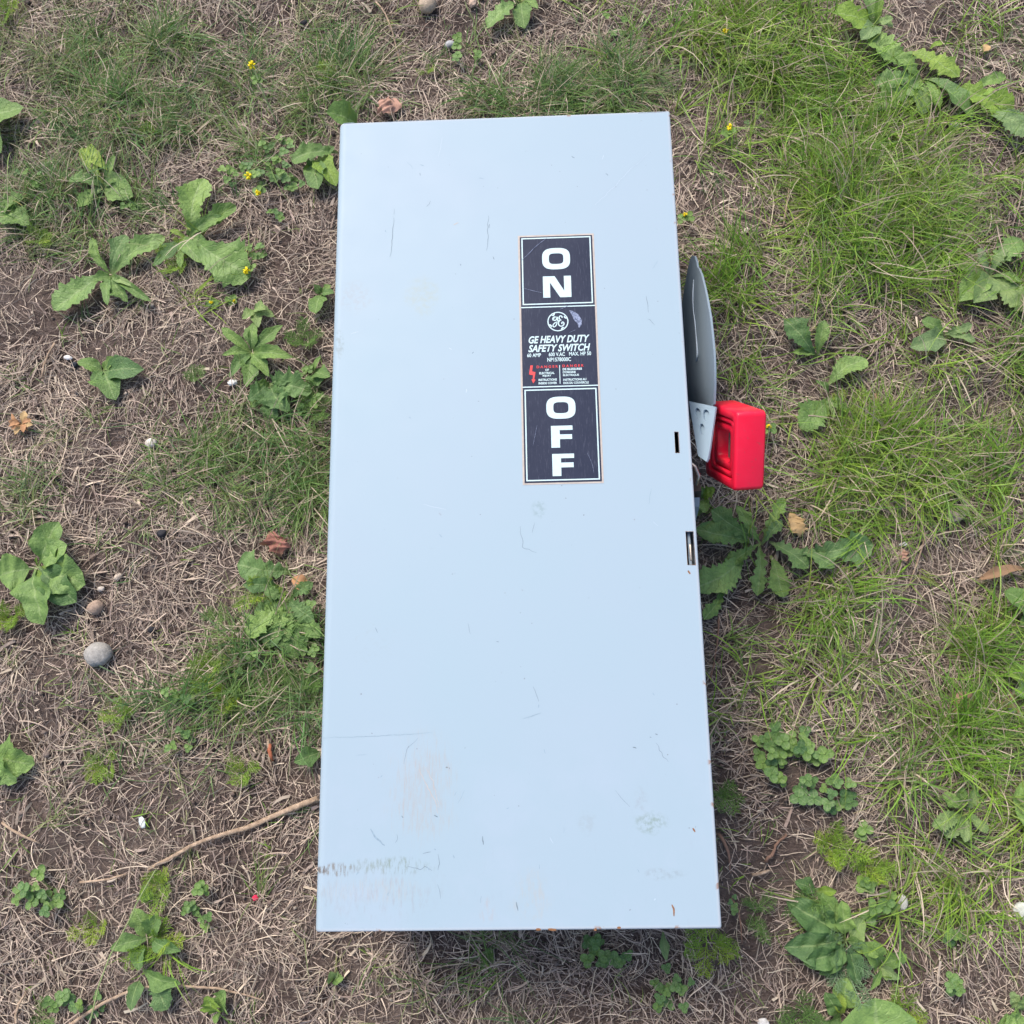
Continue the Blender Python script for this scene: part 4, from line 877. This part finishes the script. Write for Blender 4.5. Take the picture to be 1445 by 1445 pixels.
plant('leaf_weed', 'small oval leaf by the left side of the box near the shoots', 'weed', (442, 530), [(455, 505, 'lance', 'l', 1), (446, 545, 'oval', 'd', 1.2), (462, 535, 'oval', 'l', 1)])

# clover: a trifoliate leaf is one shared mesh
def clover_leaf(seed, pal):
    r = np.random.default_rng(seed); Vs, Fs, Ts, Ps, off = [], [], [], [], 0; pal = np.array(pal); c = pal[r.integers(0, len(pal))]
    for k in range(3):
        a = 2 * np.pi * k / 3 + r.normal(0, .1); nu, nv = 8, 5; t = np.linspace(0, 1, nu); half = .04 + .40 * np.sin(np.pi * t ** .75 * .93) ** .75; half[-1] = .10
        U, Tt = np.meshgrid(np.linspace(-1, 1, nv), t); X = U * half[:, None]; Y = .03 + Tt * .85 - .06 * (1 - np.abs(U)) * (Tt > .95); Z = .18 + .10 * np.abs(U) * r.uniform(.3, 1.5) + .08 * Tt * r.normal() 
        V = np.stack([X * np.cos(a) - Y * np.sin(a), X * np.sin(a) + Y * np.cos(a), Z], -1)
        kk = np.arange(nu * nv).reshape(nu, nv); Fs.append(np.stack([kk[:-1, :-1], kk[:-1, 1:], kk[1:, 1:], kk[1:, :-1]], -1).reshape(-1, 4) + off); off += nu * nv
        band = np.exp(-((Tt - .45 - .18 * (1 - np.abs(U))) / .06) ** 2)[..., None] * .4
        T = np.tile(c * r.uniform(.85, 1.15), (nu, nv, 1)); T = T * (1 - band) + np.array([.28, .36, .22]) * band
        Vs.append(V.reshape(-1, 3)); Ts.append(T.reshape(-1, 3)); Ps.append(np.stack([U, Tt, np.full_like(U, .5)], -1).reshape(-1, 3))
    V = np.array([[-.02, 0, -.5], [.02, 0, -.5], [.02, 0, .18], [-.02, 0, .18]]); Vs.append(V); Fs.append(np.array([[0, 1, 2, 3]]) + off); Ts.append(np.tile([.2, .25, .1], (4, 1))); Ps.append(np.tile([1., 0, 0], (4, 1)))
    me = fast_mesh(np.concatenate(Vs), np.concatenate(Fs), np.concatenate(Ts), np.concatenate(Ps)); me.materials.append(M['clover']); return me
CLO = [clover_leaf(300 + i, GD + GL[:2]) for i in range(4)]; CLB = [clover_leaf(320 + i, GL + GY[:1]) for i in range(3)]
def clover(label, cx, cy, rx, ry, n, size=9.5, bright=.4, cat='clover'):
    c = gr(cx, cy); root = empty('clover_plant', c, label, cat)
    for k in range(n):
        a = random.uniform(0, 6.28); r = math.sqrt(random.random()); x, y = cx + rx * r * math.cos(a), cy + ry * r * math.sin(a)
        p = gr(x, y); s = size * random.uniform(.7, 1.2) / 1700; p.z += random.uniform(.003, .016)
        o = link('leaf', random.choice(CLB if random.random() < bright else CLO), root, p); o.scale = (s, s, s); o.rotation_euler = Euler((random.uniform(-.35, .35), random.uniform(-.35, .35), random.uniform(0, 6.28)), 'XYZ')
    return root
clover('sprawling clover patch close to the right side of the box, lower half', 1092, 1068, 30, 42, 20, 12, .5)
clover('clover trailing to the right beneath the sprawling patch', 1158, 1118, 48, 24, 16, 12, .35)
clover('lighter clover at the upper right of the sprawling patch', 1140, 1050, 24, 22, 9, 13, .8)
clover('single clover leaf on thatch above the feathery sprigs at the lower right', 1220, 1174, 8, 5, 2, 13, .8)
clover('clover tucked under the bottom edge of the box, right of centre', 852, 1340, 36, 20, 14, 11, .1)
clover('small clover below the box close to the bottom edge of the picture', 948, 1395, 28, 34, 14, 9, .1)
clover('dark clover patch at the lower left edge of the picture', 62, 1258, 32, 30, 18, 11, .2)
clover('clover sprig with bright leaflets right of the leafy strip, lower left', 290, 1250, 13, 8, 3, 13, .9)
clover('dark low clover below the bright sprig, lower left', 285, 1288, 24, 22, 9, 8, .1)
clover('clover near the bottom left corner, left part of the pair', 92, 1405, 22, 12, 5, 11, .2)
clover('clover near the bottom left corner, right part of the pair', 132, 1414, 17, 14, 5, 11, .3)
clover('bright clover by the grey pebble above the box', 655, 82, 24, 18, 8, 9, .9)
clover('grey-green clover bed with yellow flower heads left of the box top', 398, 240, 52, 36, 38, 9, .35)
clover('little clover left of the yellow-flowered bed', 328, 262, 14, 14, 5, 9, .8)
clover('little clover beneath the yellow-flowered bed', 392, 315, 12, 9, 4, 8, .3)
clover('clover sprigs under the flower beside the large toothed weed', 362, 362, 14, 14, 5, 9, .2)
clover('two bright clover leaves between the bushy weed and the large toothed weed', 200, 298, 20, 6, 4, 9, 1)
clover('scattered clover leaves below the shoots, left of the box', 258, 1042, 22, 22, 8, 8, .2)
clover('clover leaf group with the bright sprigs, lower right', 1238, 1278, 22, 20, 6, 13, .7)
clover('two round clover leaves above the dense clump, lower right', 1222, 1248, 14, 8, 3, 12, .5)
clover('small clover near the right edge above the bottom corner', 1340, 1318, 14, 10, 4, 11, .5)
clover('clover sprig left of the serrated leaves, bottom right', 1334, 1378, 18, 16, 6, 11, .4)
clover('small bright clover in the grass right of the bare soil, lower right', 1348, 1318 - 2, 10, 9, 2, 11, .9) if False else None
clover('tiny clover leaves right of the box above the feathery sprigs', 1030, 1330 - 60, 16, 24, 4, 6, .1)
clover('clover by the dark grass at the top edge, right of the box top', 862, 45, 20, 12, 5, 8, .8)
clover('faint clover in the grass left of the kinked straw', 1060, 172, 10, 6, 3, 8, .4)

# feathery sprigs (mayweed): shared fronds
def frond_mesh(seed, pal):
    r = np.random.default_rng(seed); C, Wd, Sd, T = [], [], [], []; pal = np.array(pal); col = pal[r.integers(0, len(pal))]
    def add(p0, a, ln, z0, w_, rise):
        s = 4; t = np.linspace(0, 1, s); cv = r.normal(0, .25)
        x = p0[0] + np.cumsum(np.r_[0, np.cos(a + cv * t[1:]) * ln / (s - 1)]); y = p0[1] + np.cumsum(np.r_[0, np.sin(a + cv * t[1:]) * ln / (s - 1)])
        C.append(np.stack([x, y, z0 + rise * t], 1)); Wd.append(w_ * (1 - .5 * t)); sd = np.tile([-np.sin(a) * .8, np.cos(a) * .8, r.uniform(-.6, .6)], (s, 1)); Sd.append(sd); T.append(np.tile(col * r.uniform(.7, 1.35), (s, 1)))
        return C[-1]
    c = add((0, 0), np.pi / 2, 1, .05, .035, .25)
    for i in range(11):
        t = .18 + .8 * i / 10; q = np.array([np.interp(t, np.linspace(0, 1, 4), c[:, k]) for k in range(3)])
        for sg in (-1, 1):
            ln = .34 * (1 - abs(t - .45) * .9) * r.uniform(.8, 1.2); a = np.pi / 2 + sg * r.uniform(.7, 1.15)
            b = add(q, a, ln, q[2], .024, r.uniform(0, .10))
            for j in range(3):
                u = .4 + .25 * j; p = b[min(3, int(u * 3 + .5))]
                for s2 in (-1, 1): add(p, a + s2 * r.uniform(.5, .8), ln * .42 * r.uniform(.7, 1.2), p[2], .020, r.uniform(0, .06))
    V, Fq, TT = ribbons(np.array(C), np.array(Wd), np.array(Sd), np.array(T)); me = fast_mesh(V, Fq, TT); me.materials.append(M['frond']); return me
FR = {'y': [frond_mesh(400 + i, [(.24, .34, .035), (.19, .31, .04)]) for i in range(3)], 'g': [frond_mesh(420 + i, [(.13, .23, .06), (.11, .20, .05)]) for i in range(3)], 'b': [frond_mesh(440 + i, [(.13, .22, .11), (.15, .24, .12)]) for i in range(2)]}
def feathery(label, cx, cy, r, n, tone='y', cat='mayweed'):
    c = gr(cx, cy); root = empty('feathery_weed', c, label, cat); a0 = random.uniform(0, 6)
    for k in range(n):
        a = a0 + 2 * math.pi * k / n + random.uniform(-.3, .3); s = r * random.uniform(.7, 1.15) / 1650
        p = c + Vector((random.uniform(-.003, .003), random.uniform(-.003, .003), .002))
        o = link('frond', random.choice(FR[tone]), root, p); o.scale = (s, s, s); o.rotation_euler = Euler((random.uniform(.1, .75), random.uniform(-.3, .3), a), 'XYZ')
feathery('bright feathery sprig touching the left edge of the box, level with the label', 432, 488, 38, 9, 'g')
feathery('feathery sprig against the box just below the first one', 450, 578, 34, 7, 'g')
feathery('feathery yellow-green sprig at the base of the large toothed weed', 255, 378, 32, 8)
feathery('small feathery sprig on bare ground right of the five-leaved weed', 278, 533, 22, 8, 'g')
feathery('feathery sprig over the dark jagged dandelion beside the box', 372, 836, 36, 7)
feathery('feathery shoot in the dark grass, upper one left of the box', 300, 948, 34, 8)
feathery('feathery shoot in the dark grass, lower one left of the box', 322, 985, 32, 8)
feathery('bright feathery tuft left of the scattered clover', 172, 1010, 26, 7)
feathery('thin feathery tuft below the scattered clover', 158, 1082, 28, 6)
feathery('upright feathery tuft standing alone left of the box', 346, 1088, 26, 7)
feathery('feathery top of the leafy strip, lower left', 228, 1245, 34, 8)
feathery('feathery sprig in the middle of the leafy strip, lower left', 228, 1330, 34, 8)
feathery('feathery yellow shoot beside the dark clover at lower left', 138, 1305, 26, 5)
feathery('feathery sprig right of the bottom right corner of the box, below it', 998, 1330, 38, 7, 'y')
feathery('left one of two feathery sprigs on the lower right soil', 1172, 1195, 40, 9, 'y')
feathery('right one of two feathery sprigs on the lower right soil', 1222, 1222, 36, 8, 'y')
feathery('dark feathery sprig above the dense leaf clump, lower right', 1130, 1275, 32, 7, 'g')
feathery('blue-green feathery sprig on top of the dense leaf clump, lower right', 1188, 1358, 40, 11, 'b')
feathery('feathery sprig at the bottom edge left of the big round leaf', 1122, 1432, 42, 9, 'g')
feathery('feathery growth hugging the right side of the box, lower part', 1020, 1125, 32, 7, 'g')
feathery('feathery spray at the bottom edge right of the big round leaf', 1275, 1422, 28, 6, 'y')
feathery('feathery yellow tuft under the plantain at the left edge', 20, 872, 28, 10, 'y')
feathery('small feathery tuft at the upper left corner', 14, 22, 36, 8, 'y')
feathery('bright tuft in the grass at the upper left, left of the bushy weed', 65, 340, 24, 7, 'y')
feathery('tiny upright shoot at the top, left of the box', 462, 108, 22, 6, 'y')
feathery('tiny upright shoot above the box left of the pebble', 605, 105, 16, 6, 'y')
feathery('thin bright spray by the pebble in the small white stone gap', 222, 676, 22, 5, 'g')
feathery('feathery bits beside the bottom right of the box', 1065, 1288, 30, 6, 'g')
feathery('feathery green at right edge beside the stone', 1410, 700, 26, 6, 'y')
feathery('bright feathery sprig in the grass right of the red grip', 1195, 570, 26, 5, 'y')
feathery('little feathery shoot amid grass above the bushy weed, upper left', 215, 190, 22, 6, 'y')
feathery('low feathery sprig below the box bottom edge near the corner clover', 690, 1348, 18, 5, 'g')
feathery('feathery sprig just above the bottom edge, left of the stalk', 60, 1440, 26, 6, 'g')

feathery('feathery sprig by the left side of the box, above the red dead leaf', 432, 700, 28, 7, 'g')
feathery('feathery growth under the dark jagged dandelion, close to the box', 430, 962, 30, 7, 'g')
feathery('small feathery shoot at the box side, between dandelion and plantain heights', 310, 870, 26, 6, 'g')
clover('clover wedged between the lobed plant and the left side of the box', 440, 560, 20, 40, 14, 9, .4)
clover('clover climbing along the box side right of the dark jagged dandelion', 440, 900, 12, 50, 12, 9, .4)
clover('low clover under the dark jagged dandelion, left of the box', 360, 945, 34, 26, 10, 9, .3)
clover('clover sprigs by the lower feathery shoot in the dark grass', 268, 985, 26, 18, 7, 9, .5)
clover('clover scattered along the left edge of the upper grass', 40, 262, 40, 16, 8, 8, .5)

# ------------------------------------------------------------------ small things
def ico(seed, r, squash=(1, 1, .7), amp=.18, sub=3, freq=1.6):
    bm = bmesh.new(); bmesh.ops.create_icosphere(bm, subdivisions=sub, radius=1)
    for v in bm.verts:
        d = 1 + amp * (noise.noise(v.co * freq + Vector((seed * 7.1, 3, 1))) + .4 * noise.noise(v.co * freq * 2.7 + Vector((1, seed * 3.3, 1))))
        v.co = Vector((v.co.x * squash[0], v.co.y * squash[1], v.co.z * squash[2])) * d * r
    return from_bm(bm, True)
def stone(name, label, cat, px, py, rpx, col, sq=(1, 1, .7), rot=0, amp=.18, freq=1.6, sub=3, up=.3):
    p = gr(px, py); r = rpx / 1690; m_ = simple('stone_' + str(px), col, .8, .25, 0, .3, 260, .5, tuple(min(1, c * 1.25) for c in col))
    o = link(name, ico(px, r, sq, amp, sub, freq), None, p + Vector((0, 0, .003 + r * sq[2] * up)), m_); o.rotation_euler = (random.uniform(-.2, .2), random.uniform(-.2, .2), rot); tag(o, label, cat)
    return o
stone('pebble', 'rounded speckled grey pebble on the thatch left of the box', 'pebble', 142, 924, 20, (.31, .295, .27), (1, .86, .7), .3, .20, 1.1)
stone('pebble', 'smooth tan oval pebble at the top edge of the picture', 'pebble', 604, 11, 17, (.38, .30, .22), (.85, 1.05, .7), -.3, .08)
stone('rock_chip', 'angular tan rock chip below and right of the plantain', 'stone', 139, 859, 12, (.34, .25, .19), (1, .9, .8), .4, .35, 1.1, 2)
stone('pebble', 'small white rounded pebble in the middle of the left side', 'pebble', 216, 627, 9, (.60, .55, .48), (1, .8, .7), .2, .08)
stone('pebble', 'little blue-grey pebble above the box beside clover', 'pebble', 635, 67, 9, (.36, .37, .38), (1, .7, .6), .2, .12)
stone('pebble', 'pinkish brown pebble under the weed at the top edge', 'pebble', 743, 27, 10, (.42, .22, .17), (1, .9, .8), .3, .25)
stone('pebble', 'tiny beige stone right of the plantain, upper of two', 'pebble', 169, 815, 6, (.48, .40, .32), (1.1, .8, .7), .8, .15)
stone('pebble', 'tiny beige stone right of the plantain, lower of two', 'pebble', 145, 832, 5, (.50, .44, .38), (1.1, .8, .7), .2, .15)
stone('white_chip', 'small white chip beside the five-leaved weed', 'chip', 99, 507, 6, (.72, .70, .68), (1.2, .6, .5), -.2, .2)
stone('charcoal_bit', 'black crumb touching the five-leaved weed', 'crumb', 108, 517, 5, (.03, .035, .045), (1, .9, .8), 0, .3)
stone('charcoal_bit', 'black crumb on the thatch between plantain and box', 'crumb', 231, 755, 7, (.03, .03, .035), (1, .9, .8), 0, .35)
stone('charcoal_bit', 'black crumb near the top edge left of the box', 'crumb', 430, 38, 7, (.03, .03, .035), (1.2, .7, .6), .3, .35)
stone('charcoal_bit', 'black crumb just above the grey pebble level, right of it', 'crumb', 217, 889, 6, (.03, .03, .035), (1.1, .7, .6), .3, .35)
stone('charcoal_bit', 'black crumb in the dry ground right of the dark grass, left of the box', 'crumb', 370, 1004, 7, (.03, .03, .04), (1.1, .7, .6), .3, .35)
stone('white_chip', 'pale blue-white paint chip on the lower left thatch', 'chip', 203, 1160, 7, (.62, .68, .66), (.7, 1.1, .25), .2, .3)
stone('red_petal', 'bright red fragment on the thatch left of the box bottom', 'petal', 362, 1266, 4, (.62, .03, .08), (1, .9, .5), .2, .3)
stone('red_petal', 'red crumb in the grass at left middle', 'petal', 295, 671, 4, (.35, .06, .04), (1.2, .7, .5), .2, .3)
stone('white_chip', 'bright white plastic bit near the right edge', 'chip', 1428, 1003, 9, (.78, .80, .80), (1.1, .7, .4), -.3, .3)
stone('pebble', 'pale grey-green stone at the right edge of the lower grass', 'stone', 1441, 1284, 13, (.46, .48, .42), (1, .9, .6), 0, .2)
stone('white_chip', 'small white flake beneath long grass on the right', 'chip', 1273, 769, 5, (.66, .66, .64), (1.2, .6, .3), .2, .3)
stone('pebble', 'small pale pebble in the clump beside arching grass', 'pebble', 1271, 1272, 9, (.50, .49, .44), (.8, 1.1, .6), 0, .15)
stone('white_chip', 'white speck below the neat rosette', 'chip', 330, 542, 6, (.66, .66, .64), (1.2, .8, .5), .2, .4)
stone('tan_lump', 'crumbly tan lump in the grass on the right', 'lump', 1347, 726, 14, (.48, .38, .29), (1.3, .8, .4), .3, .5, 3)
stone('pebble', 'thumbnail-sized white pebble under the dandelion in the upper right', 'pebble', 1344, 180, 8, (.58, .57, .54), (1, .9, .6), 0, .3)
stone('pebble', 'beige stone at the top edge among dry straw', 'stone', 667, 8, 8, (.46, .34, .26), (.8, 1.1, .6), 0, .3)
stone('pebble', 'reddish grey stone in the upper right grass', 'stone', 1194, 142, 11, (.34, .27, .22), (.8, 1.2, .5), 0, .25)
stone('pebble', 'white pebble at the bottom edge right of the box', 'pebble', 1075, 1441, 7, (.6, .58, .55), (1, .8, .6), 0, .2)
stone('seed_husk', 'pale seed husk in the grass right of the box top', 'husk', 1050, 329, 6, (.60, .53, .42), (1.2, .6, .4), .8, .2)

def dead_leaf(label, px, py, tone, leaves, cat='dead leaf', curl=0):
    c = gr(px, py, .004); root = empty('dead_leaf', c, label, cat)
    for tx, ty, kind, wf in leaves:
        d = at(tx, ty, c.z) - c; o = link('blade', leafproto(kind, tone), root, c + Vector((0, 0, .002))); ln = d.length
        o.scale = (ln * wf, ln, ln * 1.3); o.rotation_euler = Euler((random.uniform(0, .25), random.uniform(-.4, .4), math.atan2(-d.x, d.y)), 'XYZ')
dead_leaf('reddish lobed dead leaf above the dark jagged dandelion', 398, 788, 'red', [(386, 750, 'oak', 1.5)])
dead_leaf('orange curled leaf on the dark jagged dandelion', 440, 832, 'orange', [(414, 816, 'oval', 1.0)])
dead_leaf('pinkish brown curled leaf above the top left corner of the box', 556, 168, 'pink', [(534, 146, 'oak', 1.4), (556, 140, 'oval', 1.1)])
dead_leaf('yellow and brown curled leaf above the big flat dandelion', 1126, 760, 'tan', [(1114, 724, 'oak', 1.2), (1118, 728, 'oval', 1.0)])
dead_leaf('light brown leaf in the grass near the right edge', 1366, 998, 'pink', [(1345, 980, 'oval', 1.9)])
dead_leaf('brown withered leaf beside the white plastic bit', 1432, 992, 'brown', [(1398, 985, 'oak', 1.0), (1420, 975, 'lance', 1.0)])
dead_leaf('pale brown seed leaf standing in the upper right grass', 1382, 82, 'tan', [(1394, 66, 'oval', 1.0)])
dead_leaf('small pale dead leaf right of the red grip', 1228, 575, 'pink', [(1234, 556, 'oval', 1.1)])
dead_leaf('long grey-brown dead leaf near the right edge', 1445, 808, 'brown', [(1375, 818, 'lance', .6)])
dead_leaf('curled brown dead leaf under the grass right of the dandelion rosette', 1275, 795, 'pink', [(1270, 775, 'oak', 1.2)])
# dried flower head
c = gr(37, 602, .004); fh = empty('dried_flower_head', c, 'dried orange-brown flower head lying near the left edge', 'dried flower')
for k in range(13):
    a = 2 * math.pi * k / 13 + random.uniform(-.2, .2); o = link('petal', leafproto('lance', 'orange' if k % 3 else 'tan'), fh, c + Vector((0, 0, random.uniform(0, .004))))
    s = random.uniform(14, 22) / 1690; o.scale = (s * 1.1, s, s); o.rotation_euler = Euler((random.uniform(.0, .9), random.uniform(-.5, .5), a), 'XYZ')
# yellow flowers
M['yellow'] = simple('yellow_petals', (.78, .62, .01), .6, .3, 0, .2, 900); M['stem'] = simple('green_stem', (.22, .27, .11), .6, .3, 0, .2, 400); M['twig'] = simple('dry_stalk', (.33, .23, .155), .8, .15, 0, .35, 260, .8, (.48, .36, .26)); M['darktwig'] = simple('dark_twig', (.20, .12, .085), .8, .2, 0, .35, 160, .5)
def flower(label, px, py, r, stem_px, h=.02):
    c = gr(*stem_px); root = empty('yellow_flower', c, label, 'flower'); t = at(px, py, h1(at(px, py)) + h)
    mid = c.lerp(t, .5) + Vector((0, 0, .004)); link('stem', shift(tube([c, c.lerp(mid, .5) + Vector((.001, 0, .002)), mid, t], .0007, 6), c), root, c, M['stem'])
    bm = bmesh.new()
    for k in range(16):
        u = Vector((random.gauss(0, 1), random.gauss(0, 1), random.gauss(0, 1))).normalized(); q = u * r * .62 / 1750; mt = Matrix.Translation(q) @ u.to_track_quat('Z', 'Y').to_matrix().to_4x4() @ Matrix.Diagonal((r * .24 / 1750, r * .24 / 1750, r * .5 / 1750, 1))
        bmesh.ops.create_icosphere(bm, subdivisions=1, radius=1, matrix=mt)
    o = link('flower_head', from_bm(bm, True), root, t, M['yellow'])
    for k in range(2):
        b = c.lerp(t, .8); o = link('leaf', random.choice(CLB), root, b + Vector((random.uniform(-.004, .004), random.uniform(-.003, .001), .0))); o.scale = (.006,) * 3; o.rotation_euler = (random.uniform(-.3, .3), random.uniform(-.3, .3), random.uniform(0, 6))
flower('yellow flower head on a long pale stalk at the upper left', 356, 92, 7, (398, 195), .05)
flower('yellow flower head at the left tip of the clover bed', 350, 248, 6, (372, 236), .02)
flower('yellow flower head on the lower left of the clover bed', 364, 272, 5, (380, 262), .02)
flower('yellow flower head on the tip of the large toothed weed', 348, 382, 6, (364, 360), .02)
flower('yellow bloom in the grass right of the box top', 1030, 180, 6, (1026, 205), .02)
flower('pale yellow bud in the grass near the top edge right of the box', 1024, 44, 5, (1022, 70), .02)
flower('tiny wilted yellow flower on the bare soil left of the seedling', 298, 427, 4, (300, 418), .004)
flower('tiny yellow floret on the thatch left of the seedling', 331, 425, 3, (318, 420), .004)
flower('small yellow bud by the curved plate tip, right of the box', 967, 303, 4, (972, 316), .02)
flower('yellow bud in the grass right of the red grip', 1085, 602, 4, (1082, 620), .02)

def stalk(name, label, cat, pts, r0, r1, material=None, lift=.006, flat=.7, seg=7):
    P = []; n_ = len(pts)
    for k, (px, py) in enumerate(pts): P.append(gr(px, py, lift + .003 * math.sin(k * 1.7)))
    Q = [P[0]]
    for a, b in zip(P, P[1:]): Q += [a.lerp(b, .33), a.lerp(b, .67)]
    Q.append(P[-1]); m_ = len(Q); Q = [q + Vector((random.uniform(-.0005, .0005), random.uniform(-.0005, .0005), 0)) for q in Q]
    rad = [(r0 + (r1 - r0) * k / (m_ - 1)) * random.uniform(.85, 1.15) for k in range(m_)]
    o = link(name, shift(tube(Q, rad, seg, True, flat), P[0]), None, P[0], material or M['twig']); return tag(o, label, cat)
stalk('stick', 'long flattened tan stick running down left from the box side', 'stick', [(450, 1125), (425, 1137), (390, 1150), (360, 1165), (320, 1176), (285, 1187), (250, 1205), (212, 1226)], .0025, .0012, flat=.5)
stalk('grass_stalk', 'thin arched dry stalk along the bottom left edge', 'stalk', [(98, 1448), (130, 1425), (165, 1404), (205, 1391), (250, 1387), (300, 1389), (335, 1397), (380, 1412)], .0016, .0006)
stalk('grass_stalk', 'kinked pale straw in the grass right of the box top, left arm', 'stalk', [(1025, 300), (1050, 307), (1075, 316), (1098, 327), (1125, 313), (1150, 298), (1178, 280), (1190, 262), (1191, 245)], .0010, .0006)
stalk('grass_stalk', 'upright curved straw rising from the kinked straw', 'stalk', [(1103, 323), (1106, 295), (1112, 265), (1111, 235), (1120, 218)], .0009, .0005)
stalk('grass_stalk', 'green-yellow thin straight stalk crossing the leafy strip, lower left', 'stalk', [(142, 1440), (163, 1355), (190, 1305), (212, 1255), (234, 1222)], .0006, .0005, M['stem'], .018)
stalk('twig', 'short reddish twig left of the box above the stick', 'twig', [(383, 1050), (385, 1062), (387, 1074)], .0018, .0014, simple('red_twig', (.32, .11, .06), .8, .2, 0, .3, 300, .4))
stalk('twig', 'short upright pale twig beside the reddish twig', 'twig', [(381, 1044), (384, 1065), (386, 1086)], .0008, .0006)
stalk('twig', 'small brown curved twig on the soil right of the box, lower half', 'twig', [(1078, 1215), (1088, 1200), (1093, 1188), (1108, 1178)], .0014, .0010, M['darktwig'])
stalk('twig', 'thin reddish root beside the box at its lower right', 'twig', [(1012, 1176), (1022, 1192), (1028, 1212), (1030, 1232)], .0014, .0008, M['darktwig'])
stalk('twig', 'short orange sliver of wood on the soil at the lower right', 'twig', [(1060, 1233), (1073, 1230), (1086, 1227)], .0013, .0011)
stalk('twig', 'slim brown stem beside the box below the dandelion rosette', 'twig', [(1012, 868), (1011, 900), (1006, 935), (1002, 960)], .0009, .0006, M['darktwig'])
stalk('grass_stalk', 'long orange straw at the top edge left of the box', 'stalk', [(532, 8), (552, 38), (558, 62), (568, 100)], .0009, .0007)
stalk('grass_stalk', 'pale straw lying beside the five-leaved weed', 'stalk', [(82, 488), (72, 512), (62, 538)], .0012, .0010)
stalk('grass_stalk', 'light straw on the lower left thatch below the stick', 'stalk', [(118, 1244), (150, 1240), (182, 1233)], .0012, .0008)
stalk('grass_stalk', 'bleached straw fragment at the left of the stick', 'stalk', [(8, 1160), (35, 1175), (62, 1190)], .0012, .0008)
stalk('grass_stalk', 'upright light stalk at the bottom left corner', 'stalk', [(28, 1445), (32, 1420), (42, 1396)], .0011, .0009)
stalk('twig', 'fine bent dark stem below the bottom right corner of the box', 'twig', [(1030, 1265), (1042, 1290), (1046, 1330)], .0006, .0005, M['darktwig'])
stalk('grass_stalk', 'slender straw leaning over the right-hand thatch', 'stalk', [(1302, 755), (1294, 785), (1280, 825)], .0008, .0006)

# alike things share a group phrase
GROUP = {'pebble': 'pebbles scattered on the ground', 'charcoal_bit': 'black crumbs on the thatch', 'white_chip': 'white chips on the ground', 'clover_plant': 'clover growing around the box', 'feathery_weed': 'feathery sprigs growing around the box',
         'dandelion': 'dandelion-like rosettes', 'leafy_weed': 'leafy weeds around the box', 'leaf_weed': 'weeds with one or two leaves in view', 'yellow_flower': 'small yellow flowers', 'grass_stalk': 'dry stalks lying about', 'twig': 'small twigs on the ground', 'dead_leaf': 'dead leaves on the ground'}
for o in bpy.data.objects:
    k = o.name.split('.')[0]
    if o.parent is None and k in GROUP: o['group'] = GROUP[k]
